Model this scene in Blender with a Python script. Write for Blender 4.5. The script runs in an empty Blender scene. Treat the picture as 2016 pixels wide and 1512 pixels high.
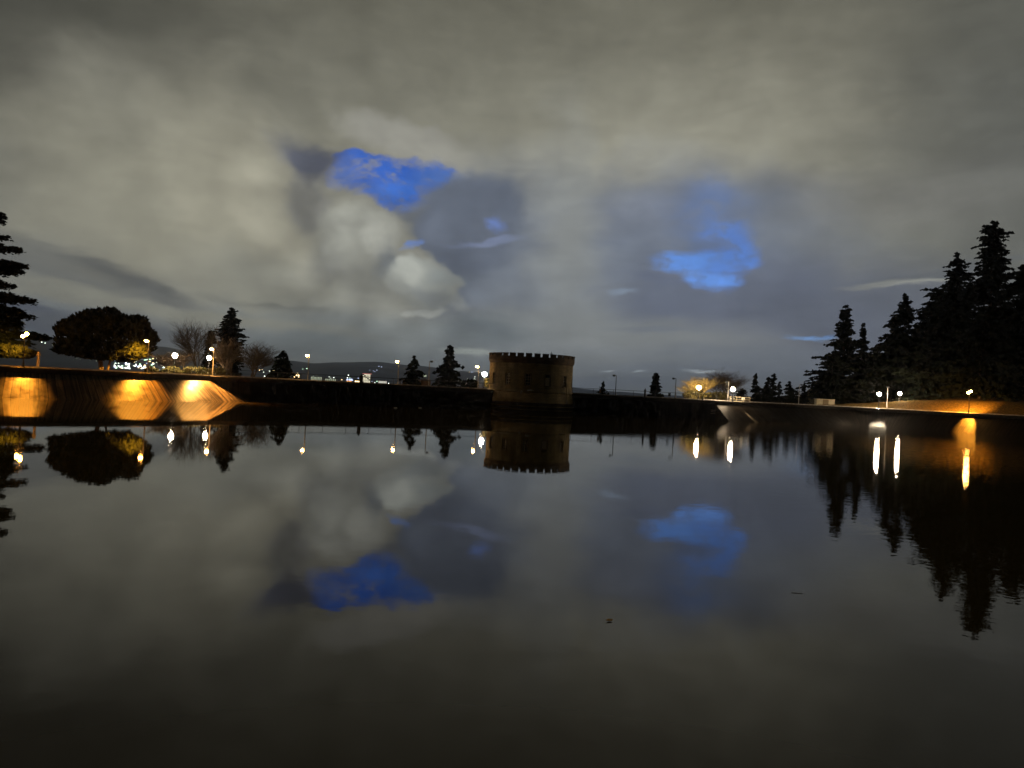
import bpy, math, random
import numpy as np
from mathutils import Matrix, Vector

# ------------------------------------------------------------------ camera
SC = bpy.context.scene
COL = SC.collection
F, CX, CY = 1500.0, 1008.0, 756.0      # focal length and centre in photo pixels
CAMZ = 3.94
cam_data = bpy.data.cameras.new("camera")
cam_data.sensor_width = 36.0
cam_data.lens = 36.0 * F / 2016.0
cam_data.clip_start = 0.1
cam_data.clip_end = 30000.0
cam = bpy.data.objects.new("camera", cam_data)
COL.objects.link(cam)
ROT = Matrix.Rotation(math.radians(90.3), 4, 'X') @ Matrix.Rotation(0.05, 4, 'Z')
cam.matrix_world = Matrix.Translation((0, 0, CAMZ)) @ ROT
SC.camera = cam
SC.view_settings.view_transform = 'Standard'
SC.view_settings.look = 'None'
SC.view_settings.exposure = 0.0
SC.view_settings.gamma = 1.0
SC.view_settings.use_curve_mapping = False
SC.cycles.max_bounces = 5
SC.cycles.diffuse_bounces = 1
SC.cycles.glossy_bounces = 3
SC.cycles.transmission_bounces = 2
SC.cycles.volume_bounces = 0
SC.cycles.caustics_reflective = False
SC.cycles.caustics_refractive = False
SC.cycles.sample_clamp_indirect = 6.0
SC.cycles.use_adaptive_sampling = True
SC.cycles.adaptive_threshold = 0.02
SC.cycles.adaptive_min_samples = 12


def ray(px, py):
    d = ROT.to_3x3() @ Vector(((px - CX) / F, -(py - CY) / F, -1.0))
    return d.normalized()


def at(px, py, Y):
    d = ray(px, py)
    t = Y / d.y
    return Vector((d.x * t, Y, CAMZ + d.z * t))


def s2l(c):
    return tuple(((v / 255 + 0.055) / 1.055) ** 2.4 if v > 10 else v / 255 / 12.92 for v in c)


# ------------------------------------------------------------------ sky
world = bpy.data.worlds.new("World")
SC.world = world
world.use_nodes = True
NT = world.node_tree
for n in list(NT.nodes):
    NT.nodes.remove(n)


def nd(t, **kw):
    n = NT.nodes.new(t)
    for k, v in kw.items():
        setattr(n, k, v)
    return n


def lk(a, b):
    NT.links.new(a, b)


def mth(op, a, b=None, c=None, clamp=False):
    n = nd('ShaderNodeMath', operation=op, use_clamp=clamp)
    for i, v in enumerate((a, b, c)):
        if v is None:
            continue
        if isinstance(v, (int, float)):
            n.inputs[i].default_value = v
        else:
            lk(v, n.inputs[i])
    return n.outputs[0]


tc = nd('ShaderNodeTexCoord')
sep = nd('ShaderNodeSeparateXYZ')
lk(tc.outputs['Generated'], sep.inputs[0])
# azimuth from north (+Y) and elevation, in radians, of every direction in the sky
az = mth('ARCTAN2', sep.outputs[0], sep.outputs[1])
el = mth('ARCSINE', sep.outputs[2])
P0n = nd('ShaderNodeCombineXYZ')
lk(az, P0n.inputs[0]); lk(el, P0n.inputs[1])
P0 = P0n.outputs[0]


def warp(P, scale, stretch, amp, detail, rough=0.55, seed=0.0):
    mp = nd('ShaderNodeMapping', vector_type='POINT')
    mp.inputs['Scale'].default_value = (1.0, stretch, 1.0)
    mp.inputs['Location'].default_value = (seed, seed * .7, 0)
    lk(P, mp.inputs['Vector'])
    nz = nd('ShaderNodeTexNoise')
    nz.inputs['Scale'].default_value = scale
    nz.inputs['Detail'].default_value = detail
    nz.inputs['Roughness'].default_value = rough
    lk(mp.outputs[0], nz.inputs['Vector'])
    sb = nd('ShaderNodeVectorMath', operation='SUBTRACT')
    lk(nz.outputs['Color'], sb.inputs[0]); sb.inputs[1].default_value = (.5, .5, .5)
    ml = nd('ShaderNodeVectorMath', operation='MULTIPLY')
    lk(sb.outputs[0], ml.inputs[0]); ml.inputs[1].default_value = (amp, amp / stretch ** .5, 0)
    ad = nd('ShaderNodeVectorMath', operation='ADD')
    lk(P, ad.inputs[0]); lk(ml.outputs[0], ad.inputs[1])
    return ad.outputs[0], nz.outputs['Fac']


PB1, fb1 = warp(P0, 7.0, 1.0, 0.055, 2, seed=3.1)
PB, fb = warp(PB1, 20.0, 1.15, 0.045, 6, 0.58, seed=1.7)       # billowing
PW1, fw1 = warp(P0, 5.0, 2.6, 0.09, 3, seed=8.3)
PW, fw = warp(PW1, 16.0, 4.5, 0.045, 6, 0.6, seed=5.2)       # wind-drawn wisps
PF, ff = warp(PB1, 9.0, 1.6, 0.13, 5, 0.5, seed=9.9)        # broad, vague
COORD = {'b': PB, 'w': PW, 'f': PF, '0': P0}


vn = nd('ShaderNodeMapping', vector_type='POINT')
vn.inputs['Scale'].default_value = (1, 1.9, 1); vn.inputs['Rotation'].default_value = (0, 0, .25)
lk(PB1, vn.inputs['Vector'])
vz = nd('ShaderNodeTexNoise', noise_dimensions='2D')
vz.inputs['Scale'].default_value = 24; vz.inputs['Detail'].default_value = 4; vz.inputs['Roughness'].default_value = .62
lk(vn.outputs[0], vz.inputs['Vector'])
vr = nd('ShaderNodeMapRange', interpolation_type='SMOOTHSTEP')
lk(vz.outputs['Fac'], vr.inputs['Value'])
vr.inputs['From Min'].default_value = .34; vr.inputs['From Max'].default_value = .60
vr.inputs['To Min'].default_value = .42; vr.inputs['To Max'].default_value = 1.0
VEIL = vr.outputs[0]


def azel(px, py):
    d = ray(px, py)
    return math.atan2(d.x, d.y), math.asin(d.z)


def blob(cur, cx, cy, rx, ry, rot, rgb, soft=.5, op=1.0, co='b'):
    a, e = azel(cx, cy)
    k = math.cos(a)
    th = -math.radians(rot) + 0.05
    sx_, sy_ = rx / F * k * k, ry / F * k

    def axis(vx, vy):
        dt = nd('ShaderNodeVectorMath', operation='DOT_PRODUCT')
        lk(COORD[co], dt.inputs[0]); dt.inputs[1].default_value = (vx, vy, 0)
        s_ = mth('SUBTRACT', dt.outputs['Value'], vx * a + vy * e)
        return mth('MULTIPLY', s_, s_)
    d2 = mth('ADD', axis(math.cos(th) / sx_, math.sin(th) / sx_), axis(-math.sin(th) / sy_, math.cos(th) / sy_))
    mr = nd('ShaderNodeMapRange', interpolation_type='SMOOTHSTEP')
    lk(mth('SQRT', d2), mr.inputs['Value'])
    mr.inputs['From Min'].default_value = 1 + soft
    mr.inputs['From Max'].default_value = max(0.0, 1 - soft)
    mr.inputs['To Min'].default_value = 0
    mr.inputs['To Max'].default_value = op
    return mixc(cur, rgb, mr.outputs[0])


def mixc(cur, rgb, fac):
    if isinstance(rgb, tuple) and rgb[2] - rgb[0] > 55:     # clear air is partly veiled by thin torn cloud
        fac = mth('MULTIPLY', fac, VEIL)
    mx = nd('ShaderNodeMix', data_type='RGBA')
    lk(fac, mx.inputs['Factor'])
    lk(cur, mx.inputs['A'])
    if isinstance(rgb, tuple):
        mx.inputs['B'].default_value = (*s2l(rgb), 1)
    else:
        lk(rgb, mx.inputs['B'])
    return mx.outputs['Result']


def poly(cur, pts, rgb, soft, co='b', op=1.0):
    """convex cloud gap through the listed directions"""
    q = [azel(*p) for p in pts]
    cxm = sum(p[0] for p in q) / len(q); cym = sum(p[1] for p in q) / len(q)
    best = None
    for i in range(len(q)):
        (x0, y0), (x1, y1) = q[i], q[(i + 1) % len(q)]
        nx, ny = y1 - y0, x0 - x1
        l = math.hypot(nx, ny); nx /= l; ny /= l
        if nx * (cxm - x0) + ny * (cym - y0) > 0:
            nx, ny = -nx, -ny
        dt = nd('ShaderNodeVectorMath', operation='DOT_PRODUCT')
        lk(COORD[co], dt.inputs[0]); dt.inputs[1].default_value = (nx, ny, 0)
        v = mth('SUBTRACT', dt.outputs['Value'], nx * x0 + ny * y0)
        best = v if best is None else mth('MAXIMUM', best, v)
    mr = nd('ShaderNodeMapRange', interpolation_type='SMOOTHSTEP')
    lk(best, mr.inputs['Value'])
    mr.inputs['From Min'].default_value = soft / F
    mr.inputs['From Max'].default_value = -soft / F
    mr.inputs['To Min'].default_value = 0
    mr.inputs['To Max'].default_value = op
    return mixc(cur, rgb, mr.outputs[0])


# clear twilight air seen in the gaps
nish = nd('ShaderNodeTexSky', sky_type='NISHITA')
nish.sun_disc = False
nish.sun_elevation = math.radians(1.0)
nish.sun_rotation = math.radians(20.0)
nsc = nd('ShaderNodeMix', data_type='RGBA', blend_type='MULTIPLY')
nsc.inputs['Factor'].default_value = 1.0
lk(nish.outputs[0], nsc.inputs['A']); nsc.inputs['B'].default_value = (.008, .012, .03, 1)

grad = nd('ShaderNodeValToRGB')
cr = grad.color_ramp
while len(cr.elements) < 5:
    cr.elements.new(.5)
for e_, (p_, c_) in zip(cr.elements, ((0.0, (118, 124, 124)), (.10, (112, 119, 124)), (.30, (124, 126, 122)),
                                      (.62, (128, 127, 117)), (1.0, (70, 66, 52)))):  # top tone darkened to dim the sky mirrored in the water
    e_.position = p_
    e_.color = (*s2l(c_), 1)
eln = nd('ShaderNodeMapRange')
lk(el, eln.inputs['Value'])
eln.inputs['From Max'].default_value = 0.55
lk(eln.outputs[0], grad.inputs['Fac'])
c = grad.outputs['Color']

SKY = [  # cx, cy, rx, ry, rot, colour, softness, opacity, coords
    (1250, 235, 820, 240, -4, (154, 152, 137), .8, .95, 'f'),
    (1180, 290, 330, 90, 0, (163, 161, 146), .8, .7, 'f'),
    (700, 110, 500, 150, 0, (138, 137, 124), .8, .8, 'f'),
    (1008, -190, 1700, 290, 0, (94, 93, 82), .75, .9, 'f'),
    (0, 20, 520, 340, 20, (70, 70, 64), .95, .9, 'f'),  # this and the other corner patches: lens falloff put into the cloud colour
    (2050, 60, 420, 330, -20, (84, 84, 76), .9, .8, 'f'),
    (260, 210, 150, 60, 20, (112, 112, 104), .8, .6, 'f'),
    (2080, 430, 330, 420, 0, (94, 96, 92), .9, .85, 'f'),
    (1660, 430, 330, 60, -5, (122, 122, 118), .8, .55, 'w'),
    (1600, 490, 260, 45, -3, (128, 130, 122), .8, .5, 'w'),
    (1500, 385, 120, 28, -6, (108, 110, 112), .9, .6, 'w'),
    # grey-blue sheet in the middle
    (960, 490, 215, 155, 0, (108, 116, 128), .55, .95, 'b'),
    (1330, 520, 270, 165, 0, (113, 122, 137), .55, .95, 'f'),
    (1290, 420, 120, 40, 0, (122, 130, 146), .8, .7, 'w'),
    (1480, 620, 300, 95, 4, (98, 105, 121), .7, .9, 'f'),
    (1700, 650, 260, 80, 0, (96, 102, 114), .8, .8, 'w'),
    (1120, 480, 55, 190, 0, (143, 146, 143), .85, .8, 'f'),
    (1130, 600, 110, 90, 0, (134, 139, 141), .8, .7, 'f'),
    (1240, 668, 270, 40, 6, (138, 141, 139), .7, .8, 'w'),
    (1100, 660, 260, 45, 2, (132, 137, 138), .7, .7, 'w'),
    (1400, 720, 230, 30, 4, (110, 118, 128), .8, .8, 'w'),
    (1180, 700, 200, 9, 3, (126, 131, 132), .8, .7, 'w'),
    (1150, 748, 180, 14, 3, (98, 107, 122), .7, .7, 'w'),
    (930, 655, 120, 28, 4, (108, 117, 122), .7, .8, 'w'),
    # blue gap on the left and the clouds that bound it
    ('poly', [(642, 282), (705, 286), (905, 330), (862, 385), (770, 426), (712, 420), (664, 392), (645, 345)], (54, 98, 186), 5, 'b'),
    (775, 395, 90, 22, -8, (68, 120, 214), .7, .8, 'w'),
    (680, 360, 16, 40, 0, (62, 92, 150), .9, .6, 'b'),
    (862, 352, 45, 26, -20, (84, 118, 182), .8, .7, 'b'),
    (800, 268, 130, 36, 16, (150, 149, 140), .35, .95, 'b'),
    (925, 440, 118, 92, -28, (100, 108, 122), .2, 1, 'b'),
    # large lit cloud on the left
    ('poly', [(520, 330), (640, 338), (800, 452), (902, 560), (880, 600), (700, 632), (480, 610), (380, 450)], (140, 140, 130), 10, 'b'),
    (330, 400, 330, 190, 12, (146, 144, 129), .7, .95, 'f'),
    (460, 390, 100, 150, -8, (162, 159, 142), .9, .85, 'f'),
    (606, 396, 44, 66, -8, (134, 134, 128), .3, 1, 'b'),
    (600, 298, 70, 34, 12, (84, 88, 101), .6, .95, 'b'),
    (615, 575, 220, 55, 14, (141, 141, 130), .5, .9, 'b'),
    (700, 485, 78, 66, 40, (147, 148, 139), .35, 1, 'b'),
    (752, 468, 40, 42, 0, (157, 158, 149), .3, .85, 'b'),
    (764, 524, 22, 38, 15, (112, 117, 119), .6, .9, 'b'),
    (830, 560, 62, 50, 24, (148, 152, 147), .2, .95, 'b'),
    (812, 534, 30, 26, 0, (166, 169, 161), .4, .85, 'b'),
    (850, 585, 34, 14, 20, (128, 133, 134), .7, .7, 'b'),
    (668, 452, 40, 30, 30, (150, 151, 142), .4, .9, 'b'),
    (655, 520, 50, 24, 30, (127, 128, 122), .8, .7, 'b'),
    (880, 548, 28, 12, 20, (146, 152, 150), .5, .8, 'b'),
    (740, 590, 70, 45, 20, (143, 144, 136), .6, .8, 'b'),
    (700, 650, 200, 40, 6, (122, 127, 126), .6, .9, 'w'),
    (838, 620, 34, 11, -4, (160, 163, 158), .5, .95, 'b'),
    (800, 628, 14, 7, -25, (164, 167, 160), .6, .8, 'b'),
    (895, 603, 16, 14, 40, (146, 150, 148), .7, .7, 'b'),
    # dark bands low on the left
    (60, 520, 300, 46, 17, (100, 102, 101), .7, .65, 'w'),
    (250, 545, 150, 14, 18, (84, 87, 89), .8, .75, 'w'),
    (520, 592, 110, 7, 8, (112, 114, 108), .8, .6, 'w'),
    (330, 606, 360, 17, 8, (136, 136, 125), .6, .9, 'w'),
    (90, 582, 170, 9, 9, (128, 128, 119), .7, .8, 'w'),
    (60, 636, 220, 32, 12, (66, 73, 88), .4, .9, 'w'),
    (330, 672, 260, 30, 7, (88, 92, 98), .4, .85, 'w'),
    (600, 692, 200, 26, 3, (104, 111, 112), .7, .8, 'w'),
    (560, 712, 260, 7, 3, (122, 126, 122), .8, .5, 'w'),
    # blue gap on the right
    (1395, 440, 62, 66, -15, (96, 120, 166), .8, .75, 'b'),
    (1412, 503, 62, 52, 0, (92, 130, 202), .45, .9, 'b'),
    (1365, 518, 62, 20, 5, (98, 146, 224), .55, .95, 'w'),
    (1448, 514, 46, 26, -8, (94, 136, 212), .5, .95, 'w'),
    (1402, 552, 42, 18, 6, (106, 156, 238), .5, .95, 'w'),
    (1380, 478, 26, 7, 0, (100, 114, 140), .8, .7, 'w'),
    (1310, 552, 46, 14, 8, (100, 108, 126), .5, .9, 'w'),
    # small gaps and bright scraps
    (992, 432, 20, 13, 10, (108, 132, 190), .7, .85, 'b'),
    (812, 479, 22, 5, -10, (112, 144, 208), .6, .9, 'w'),
    (955, 474, 50, 5, -2, (126, 138, 168), .8, .7, 'w'),
    (1230, 573, 24, 3, 3, (134, 148, 166), .8, .8, 'w'),
    (1585, 674, 44, 5, -2, (122, 160, 210), .5, .95, 'w'),
    (1610, 669, 34, 2, -2, (104, 136, 184), .6, .8, 'w'),
    (1214, 724, 15, 1.8, 5, (178, 188, 194), .7, .9, 'w'),
    (1271, 729, 9, 1.4, 0, (174, 184, 190), .7, .9, 'w'),
    (1383, 731, 34, 3, 3, (186, 196, 202), .6, .95, 'w'),
    (1780, 573, 110, 7, 0, (146, 148, 142), .6, .9, 'w'),
    (1900, 540, 200, 10, -8, (92, 96, 100), .7, .6, 'w'),
    (935, 693, 60, 7, 3, (156, 163, 158), .5, .9, 'w'),
    (1300, 645, 90, 5, 5, (112, 120, 132), .8, .6, 'w'),
]
for L in SKY:
    if L[0] == 'poly':
        gap = nd('ShaderNodeMix', data_type='RGBA')
        gap.inputs['Factor'].default_value = 0.2
        gap.inputs['A'].default_value = (*s2l(L[2]), 1)
        lk(nsc.outputs['Result'], gap.inputs['B'])
        c = poly(c, L[1], L[2], L[3], L[4])
    else:
        c = blob(c, *L)
# fine cloud texture over everything
tx = mth('MULTIPLY_ADD', fb, 0.42, 0.79)
tx2 = mth('MULTIPLY_ADD', fw, 0.26, 0.87)
tt = mth('MULTIPLY', tx, tx2)
# cauliflower folds of the big cumulus, and broad unevenness of the overcast
vm = nd('ShaderNodeMapping', vector_type='POINT')
vm.inputs['Scale'].default_value = (1, 1.15, 1)
lk(PB, vm.inputs['Vector'])
vo = nd('ShaderNodeTexVoronoi', feature='SMOOTH_F1', voronoi_dimensions='2D')
vo.inputs['Scale'].default_value = 15.0
vo.inputs['Smoothness'].default_value = .35
vo.inputs['Detail'].default_value = 0
lk(vm.outputs[0], vo.inputs['Vector'])
fold = nd('ShaderNodeMapRange')
lk(vo.outputs['Distance'], fold.inputs['Value'])
fold.inputs['From Min'].default_value = .1; fold.inputs['From Max'].default_value = .75
fold.inputs['To Min'].default_value = 1.20; fold.inputs['To Max'].default_value = .66
fm = nd('ShaderNodeMapping', vector_type='TEXTURE')
a_, e_ = azel(700, 500)
fm.inputs['Location'].default_value = (a_, e_, 0); fm.inputs['Rotation'].default_value = (0, 0, -.6)
fm.inputs['Scale'].default_value = (.20, .105, 1)
lk(PB, fm.inputs['Vector'])
fl = nd('ShaderNodeVectorMath', operation='LENGTH'); lk(fm.outputs[0], fl.inputs[0])
fr_ = nd('ShaderNodeMapRange', interpolation_type='SMOOTHSTEP'); lk(fl.outputs['Value'], fr_.inputs['Value'])
fr_.inputs['From Min'].default_value = 1.3; fr_.inputs['From Max'].default_value = .6
fr_.inputs['To Min'].default_value = .16; fr_.inputs['To Max'].default_value = 1.0
fx = nd('ShaderNodeMix', data_type='FLOAT')
lk(fr_.outputs[0], fx.inputs['Factor']); fx.inputs['A'].default_value = 1.0; lk(fold.outputs[0], fx.inputs['B'])
tt = mth('MULTIPLY', tt, fx.outputs['Result'])
tt = mth('MULTIPLY', tt, mth('MULTIPLY_ADD', fw1, .36, .83))
# unseen sky behind and overhead (away from +Y) dimmed to cut ambient light
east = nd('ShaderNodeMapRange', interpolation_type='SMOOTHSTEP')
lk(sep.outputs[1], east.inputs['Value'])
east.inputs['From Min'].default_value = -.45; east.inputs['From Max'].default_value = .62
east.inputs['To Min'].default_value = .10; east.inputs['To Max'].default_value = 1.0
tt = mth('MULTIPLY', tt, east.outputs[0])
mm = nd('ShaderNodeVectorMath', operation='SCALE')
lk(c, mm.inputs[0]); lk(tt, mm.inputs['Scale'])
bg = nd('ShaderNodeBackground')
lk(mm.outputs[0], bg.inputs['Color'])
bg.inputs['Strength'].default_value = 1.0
wo = nd('ShaderNodeOutputWorld')
lk(bg.outputs[0], wo.inputs['Surface'])
world.cycles.sampling_method = 'MANUAL'
world.cycles.sample_map_resolution = 512

# ------------------------------------------------------------------ helpers
RNG = np.random.default_rng(11)


def tag(o, label=None, cat=None, group=None, kind=None):
    if label: o['label'] = label
    if cat: o['category'] = cat
    if group: o['group'] = group
    if kind: o['kind'] = kind
    return o


def mat(name, color, rough=.8, bump=0.0, scale=4.0, var=.25, emit=None, strength=0.0, spec=.5, metal=0.0, detail=5, coords='Object', color2=None):
    m = bpy.data.materials.new(name)
    m.use_nodes = True
    t = m.node_tree
    b = t.nodes['Principled BSDF']
    b.inputs['Roughness'].default_value = rough
    b.inputs['Specular IOR Level'].default_value = spec
    b.inputs['Metallic'].default_value = metal
    if emit:
        b.inputs['Base Color'].default_value = (.02, .02, .02, 1)
        b.inputs['Emission Color'].default_value = (*emit, 1)
        b.inputs['Emission Strength'].default_value = strength
        return m
    tcn = t.nodes.new('ShaderNodeTexCoord')
    nz = t.nodes.new('ShaderNodeTexNoise')
    nz.inputs['Scale'].default_value = scale
    nz.inputs['Detail'].default_value = detail
    t.links.new(tcn.outputs[coords], nz.inputs['Vector'])
    rp = t.nodes.new('ShaderNodeValToRGB')
    c2 = color2 or tuple(v * (1 + var * 2) for v in color)
    rp.color_ramp.elements[0].position = .35
    rp.color_ramp.elements[1].position = .68
    rp.color_ramp.elements[0].color = (*[v * (1 - var) for v in color], 1)
    rp.color_ramp.elements[1].color = (*c2, 1)
    t.links.new(nz.outputs['Fac'], rp.inputs['Fac'])
    t.links.new(rp.outputs[0], b.inputs['Base Color'])
    if bump:
        bp = t.nodes.new('ShaderNodeBump')
        bp.inputs['Strength'].default_value = bump
        t.links.new(nz.outputs['Fac'], bp.inputs['Height'])
        t.links.new(bp.outputs[0], b.inputs['Normal'])
    return m


def mesh_np(name, verts, faces, m=None, parent=None, smooth=False):
    """faces: (n,3) or (n,4) array, or a list of tuples"""
    me = bpy.data.meshes.new(name)
    if isinstance(faces, np.ndarray):
        n, k = faces.shape
        me.vertices.add(len(verts))
        me.vertices.foreach_set('co', np.asarray(verts, dtype=np.float32).ravel())
        me.loops.add(n * k)
        me.loops.foreach_set('vertex_index', faces.astype(np.int32).ravel())
        me.polygons.add(n)
        me.polygons.foreach_set('loop_start', np.arange(0, n * k, k, dtype=np.int32))
        me.update(calc_edges=True)
    else:
        me.from_pydata([tuple(v) for v in verts], [], faces)
        me.update()
    if smooth:
        me.polygons.foreach_set('use_smooth', [True] * len(me.polygons))
    if m: me.materials.append(m)
    o = bpy.data.objects.new(name, me)
    COL.objects.link(o)
    if parent: o.parent = parent
    return o


class MB:
    def __init__(s):
        s.v, s.f = [], []

    def box(s, x0, x1, y0, y1, z0, z1):
        b = len(s.v)
        s.v += [(x0, y0, z0), (x1, y0, z0), (x1, y1, z0), (x0, y1, z0), (x0, y0, z1), (x1, y0, z1), (x1, y1, z1), (x0, y1, z1)]
        s.f += [(b, b + 3, b + 2, b + 1), (b + 4, b + 5, b + 6, b + 7), (b, b + 1, b + 5, b + 4), (b + 1, b + 2, b + 6, b + 5),
                (b + 2, b + 3, b + 7, b + 6), (b + 3, b, b + 4, b + 7)]
        return s

    def tube(s, p0, p1, r0, r1=None, n=8, cap=True):
        r1 = r0 if r1 is None else r1
        p0, p1 = Vector(p0), Vector(p1)
        d = (p1 - p0).normalized()
        a = d.cross(Vector((0, 0, 1)) if abs(d.z) < .95 else Vector((1, 0, 0))).normalized()
        c2 = d.cross(a)
        b = len(s.v)
        for p, r in ((p0, r0), (p1, r1)):
            for k in range(n):
                t = 2 * math.pi * k / n
                s.v.append(tuple(p + a * (r * math.cos(t)) + c2 * (r * math.sin(t))))
        for k in range(n):
            k2 = (k + 1) % n
            s.f.append((b + k, b + k2, b + n + k2, b + n + k))
        if cap:
            s.f.append(tuple(b + k for k in reversed(range(n))))
            s.f.append(tuple(b + n + k for k in range(n)))
        return s

    def lathe(s, prof, n=16, cx=0, cy=0):
        """prof: list of (r, z) from bottom to top"""
        b = len(s.v)
        for r, z in prof:
            for k in range(n):
                t = 2 * math.pi * k / n
                s.v.append((cx + r * math.cos(t), cy + r * math.sin(t), z))
        for i in range(len(prof) - 1):
            for k in range(n):
                k2 = (k + 1) % n
                s.f.append((b + i * n + k, b + i * n + k2, b + (i + 1) * n + k2, b + (i + 1) * n + k))
        s.f.append(tuple(b + k for k in reversed(range(n))))
        s.f.append(tuple(b + (len(prof) - 1) * n + k for k in range(n)))
        return s

    def build(s, name, m, parent=None, smooth=False):
        return mesh_np(name, s.v, s.f, m, parent, smooth)


def empty(name, loc, rz=0.0):
    o = bpy.data.objects.new(name, None)
    o.location = loc
    o.rotation_euler = (0, 0, rz)
    COL.objects.link(o)
    return o


def copy_tree(o, parent=None):
    n = o.copy()
    COL.objects.link(n)
    n.parent = parent
    for ch in list(o.children):
        copy_tree(ch, n)
    return n


# ------------------------------------------------------------------ materials
def concrete_mat(name, base, rough, rs=.15, stain=.5, spec=.5):
    m = bpy.data.materials.new(name)
    m.use_nodes = True
    t = m.node_tree
    b = t.nodes['Principled BSDF']
    b.inputs['Specular IOR Level'].default_value = spec
    uv = t.nodes.new('ShaderNodeUVMap')
    # streaks that run down the slope, and cracks
    mp = t.nodes.new('ShaderNodeMapping'); mp.inputs['Scale'].default_value = (3.2, .22, 1)
    t.links.new(uv.outputs[0], mp.inputs[0])
    n1 = t.nodes.new('ShaderNodeTexNoise'); n1.inputs['Scale'].default_value = 1.0; n1.inputs['Detail'].default_value = 6
    t.links.new(mp.outputs[0], n1.inputs['Vector'])
    n2 = t.nodes.new('ShaderNodeTexNoise'); n2.inputs['Scale'].default_value = .9; n2.inputs['Detail'].default_value = 8
    t.links.new(uv.outputs[0], n2.inputs['Vector'])
    vo = t.nodes.new('ShaderNodeTexVoronoi'); vo.feature = 'DISTANCE_TO_EDGE'; vo.inputs['Scale'].default_value = .55
    t.links.new(uv.outputs[0], vo.inputs['Vector'])
    bk = t.nodes.new('ShaderNodeTexBrick')
    bk.offset = 0.0
    bk.inputs['Scale'].default_value = 1.0
    bk.inputs['Brick Width'].default_value = .8
    bk.inputs['Row Height'].default_value = 30
    bk.inputs['Mortar Size'].default_value = .06
    bk.inputs['Mortar Smooth'].default_value = .3
    bk.inputs['Color1'].default_value = (1, 1, 1, 1); bk.inputs['Color2'].default_value = (.8, .8, .8, 1)
    bk.inputs['Mortar'].default_value = (.03, .03, .03, 1)
    t.links.new(uv.outputs[0], bk.inputs['Vector'])
    r1 = t.nodes.new('ShaderNodeMapRange'); t.links.new(n1.outputs['Fac'], r1.inputs[0])
    r1.inputs['From Min'].default_value = .35; r1.inputs['From Max'].default_value = .65
    r1.inputs['To Min'].default_value = 1 - stain; r1.inputs['To Max'].default_value = 1 + stain
    r2 = t.nodes.new('ShaderNodeMapRange'); t.links.new(vo.outputs['Distance'], r2.inputs[0])
    r2.inputs['From Max'].default_value = .035; r2.inputs['To Min'].default_value = .45; r2.inputs['To Max'].default_value = 1
    ml = t.nodes.new('ShaderNodeMath'); ml.operation = 'MULTIPLY'
    t.links.new(r1.outputs[0], ml.inputs[0]); t.links.new(r2.outputs[0], ml.inputs[1])
    sc = t.nodes.new('ShaderNodeVectorMath'); sc.operation = 'SCALE'
    t.links.new(bk.outputs['Color'], sc.inputs[0]); t.links.new(ml.outputs[0], sc.inputs['Scale'])
    s2 = t.nodes.new('ShaderNodeVectorMath'); s2.operation = 'MULTIPLY'
    t.links.new(sc.outputs[0], s2.inputs[0]); s2.inputs[1].default_value = base
    t.links.new(s2.outputs[0], b.inputs['Base Color'])
    rr = t.nodes.new('ShaderNodeMapRange'); t.links.new(n2.outputs['Fac'], rr.inputs[0])
    rr.inputs['From Min'].default_value = .3; rr.inputs['From Max'].default_value = .7
    rr.inputs['To Min'].default_value = rough - rs; rr.inputs['To Max'].default_value = rough + rs
    t.links.new(rr.outputs[0], b.inputs['Roughness'])
    bp = t.nodes.new('ShaderNodeBump'); bp.inputs['Strength'].default_value = .35; bp.inputs['Distance'].default_value = .05
    t.links.new(n2.outputs['Fac'], bp.inputs['Height']); t.links.new(bp.outputs[0], b.inputs['Normal'])
    return m


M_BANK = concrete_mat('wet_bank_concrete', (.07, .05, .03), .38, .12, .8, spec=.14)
M_DAM = concrete_mat('shaded_lining', (.012, .012, .011), .85, .1, spec=.05)  # shade on the unlit dam face put into this near-black base colour
M_COPING = mat('coping_concrete', (.03, .028, .025), .9, .3, 2, spec=.08)
M_PATH = mat('path_concrete', (.30, .28, .25), .8, .2, 1.5)
M_GRASS = mat('grass_ground', (.08, .06, .016), .95, .25, 3.5, .4, color2=(.17, .11, .03), spec=.02)
M_HILL = mat('far_ground', (.07, .095, .165), .95, 0, .002, .25, detail=6, spec=0)  # blue of the distant air put into the ground colour
M_IRON = mat('dark_iron', (.02, .02, .02), .6, 0, 10, spec=.2)
M_GALV = mat('galvanised_steel', (.42, .40, .36), .55, 0, 8, .1, spec=.3)
M_DULL = mat('dull_grey_steel', (.05, .055, .06), .6, 0, 8, .15)
M_BARK = mat('bark', (.06, .045, .032), .9, .6, 12, spec=.1)
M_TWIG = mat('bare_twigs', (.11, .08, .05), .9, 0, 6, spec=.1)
M_FOL = {
    'dark': mat('needle_foliage', (.007, .010, .006), .9, 0, .5, .3, spec=.02),
    'holly': mat('broadleaf_foliage', (.013, .015, .005), .85, 0, 1.2, .35, spec=.04),
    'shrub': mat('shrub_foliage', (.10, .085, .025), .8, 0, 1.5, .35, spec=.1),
}


def lampmat(name, col, st):
    return mat(name, col, emit=col, strength=st)


WARM = (1.0, .52, .16)
ORANGE = (1.0, .40, .06)
WHITE = (1.0, .74, .48)

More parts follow.
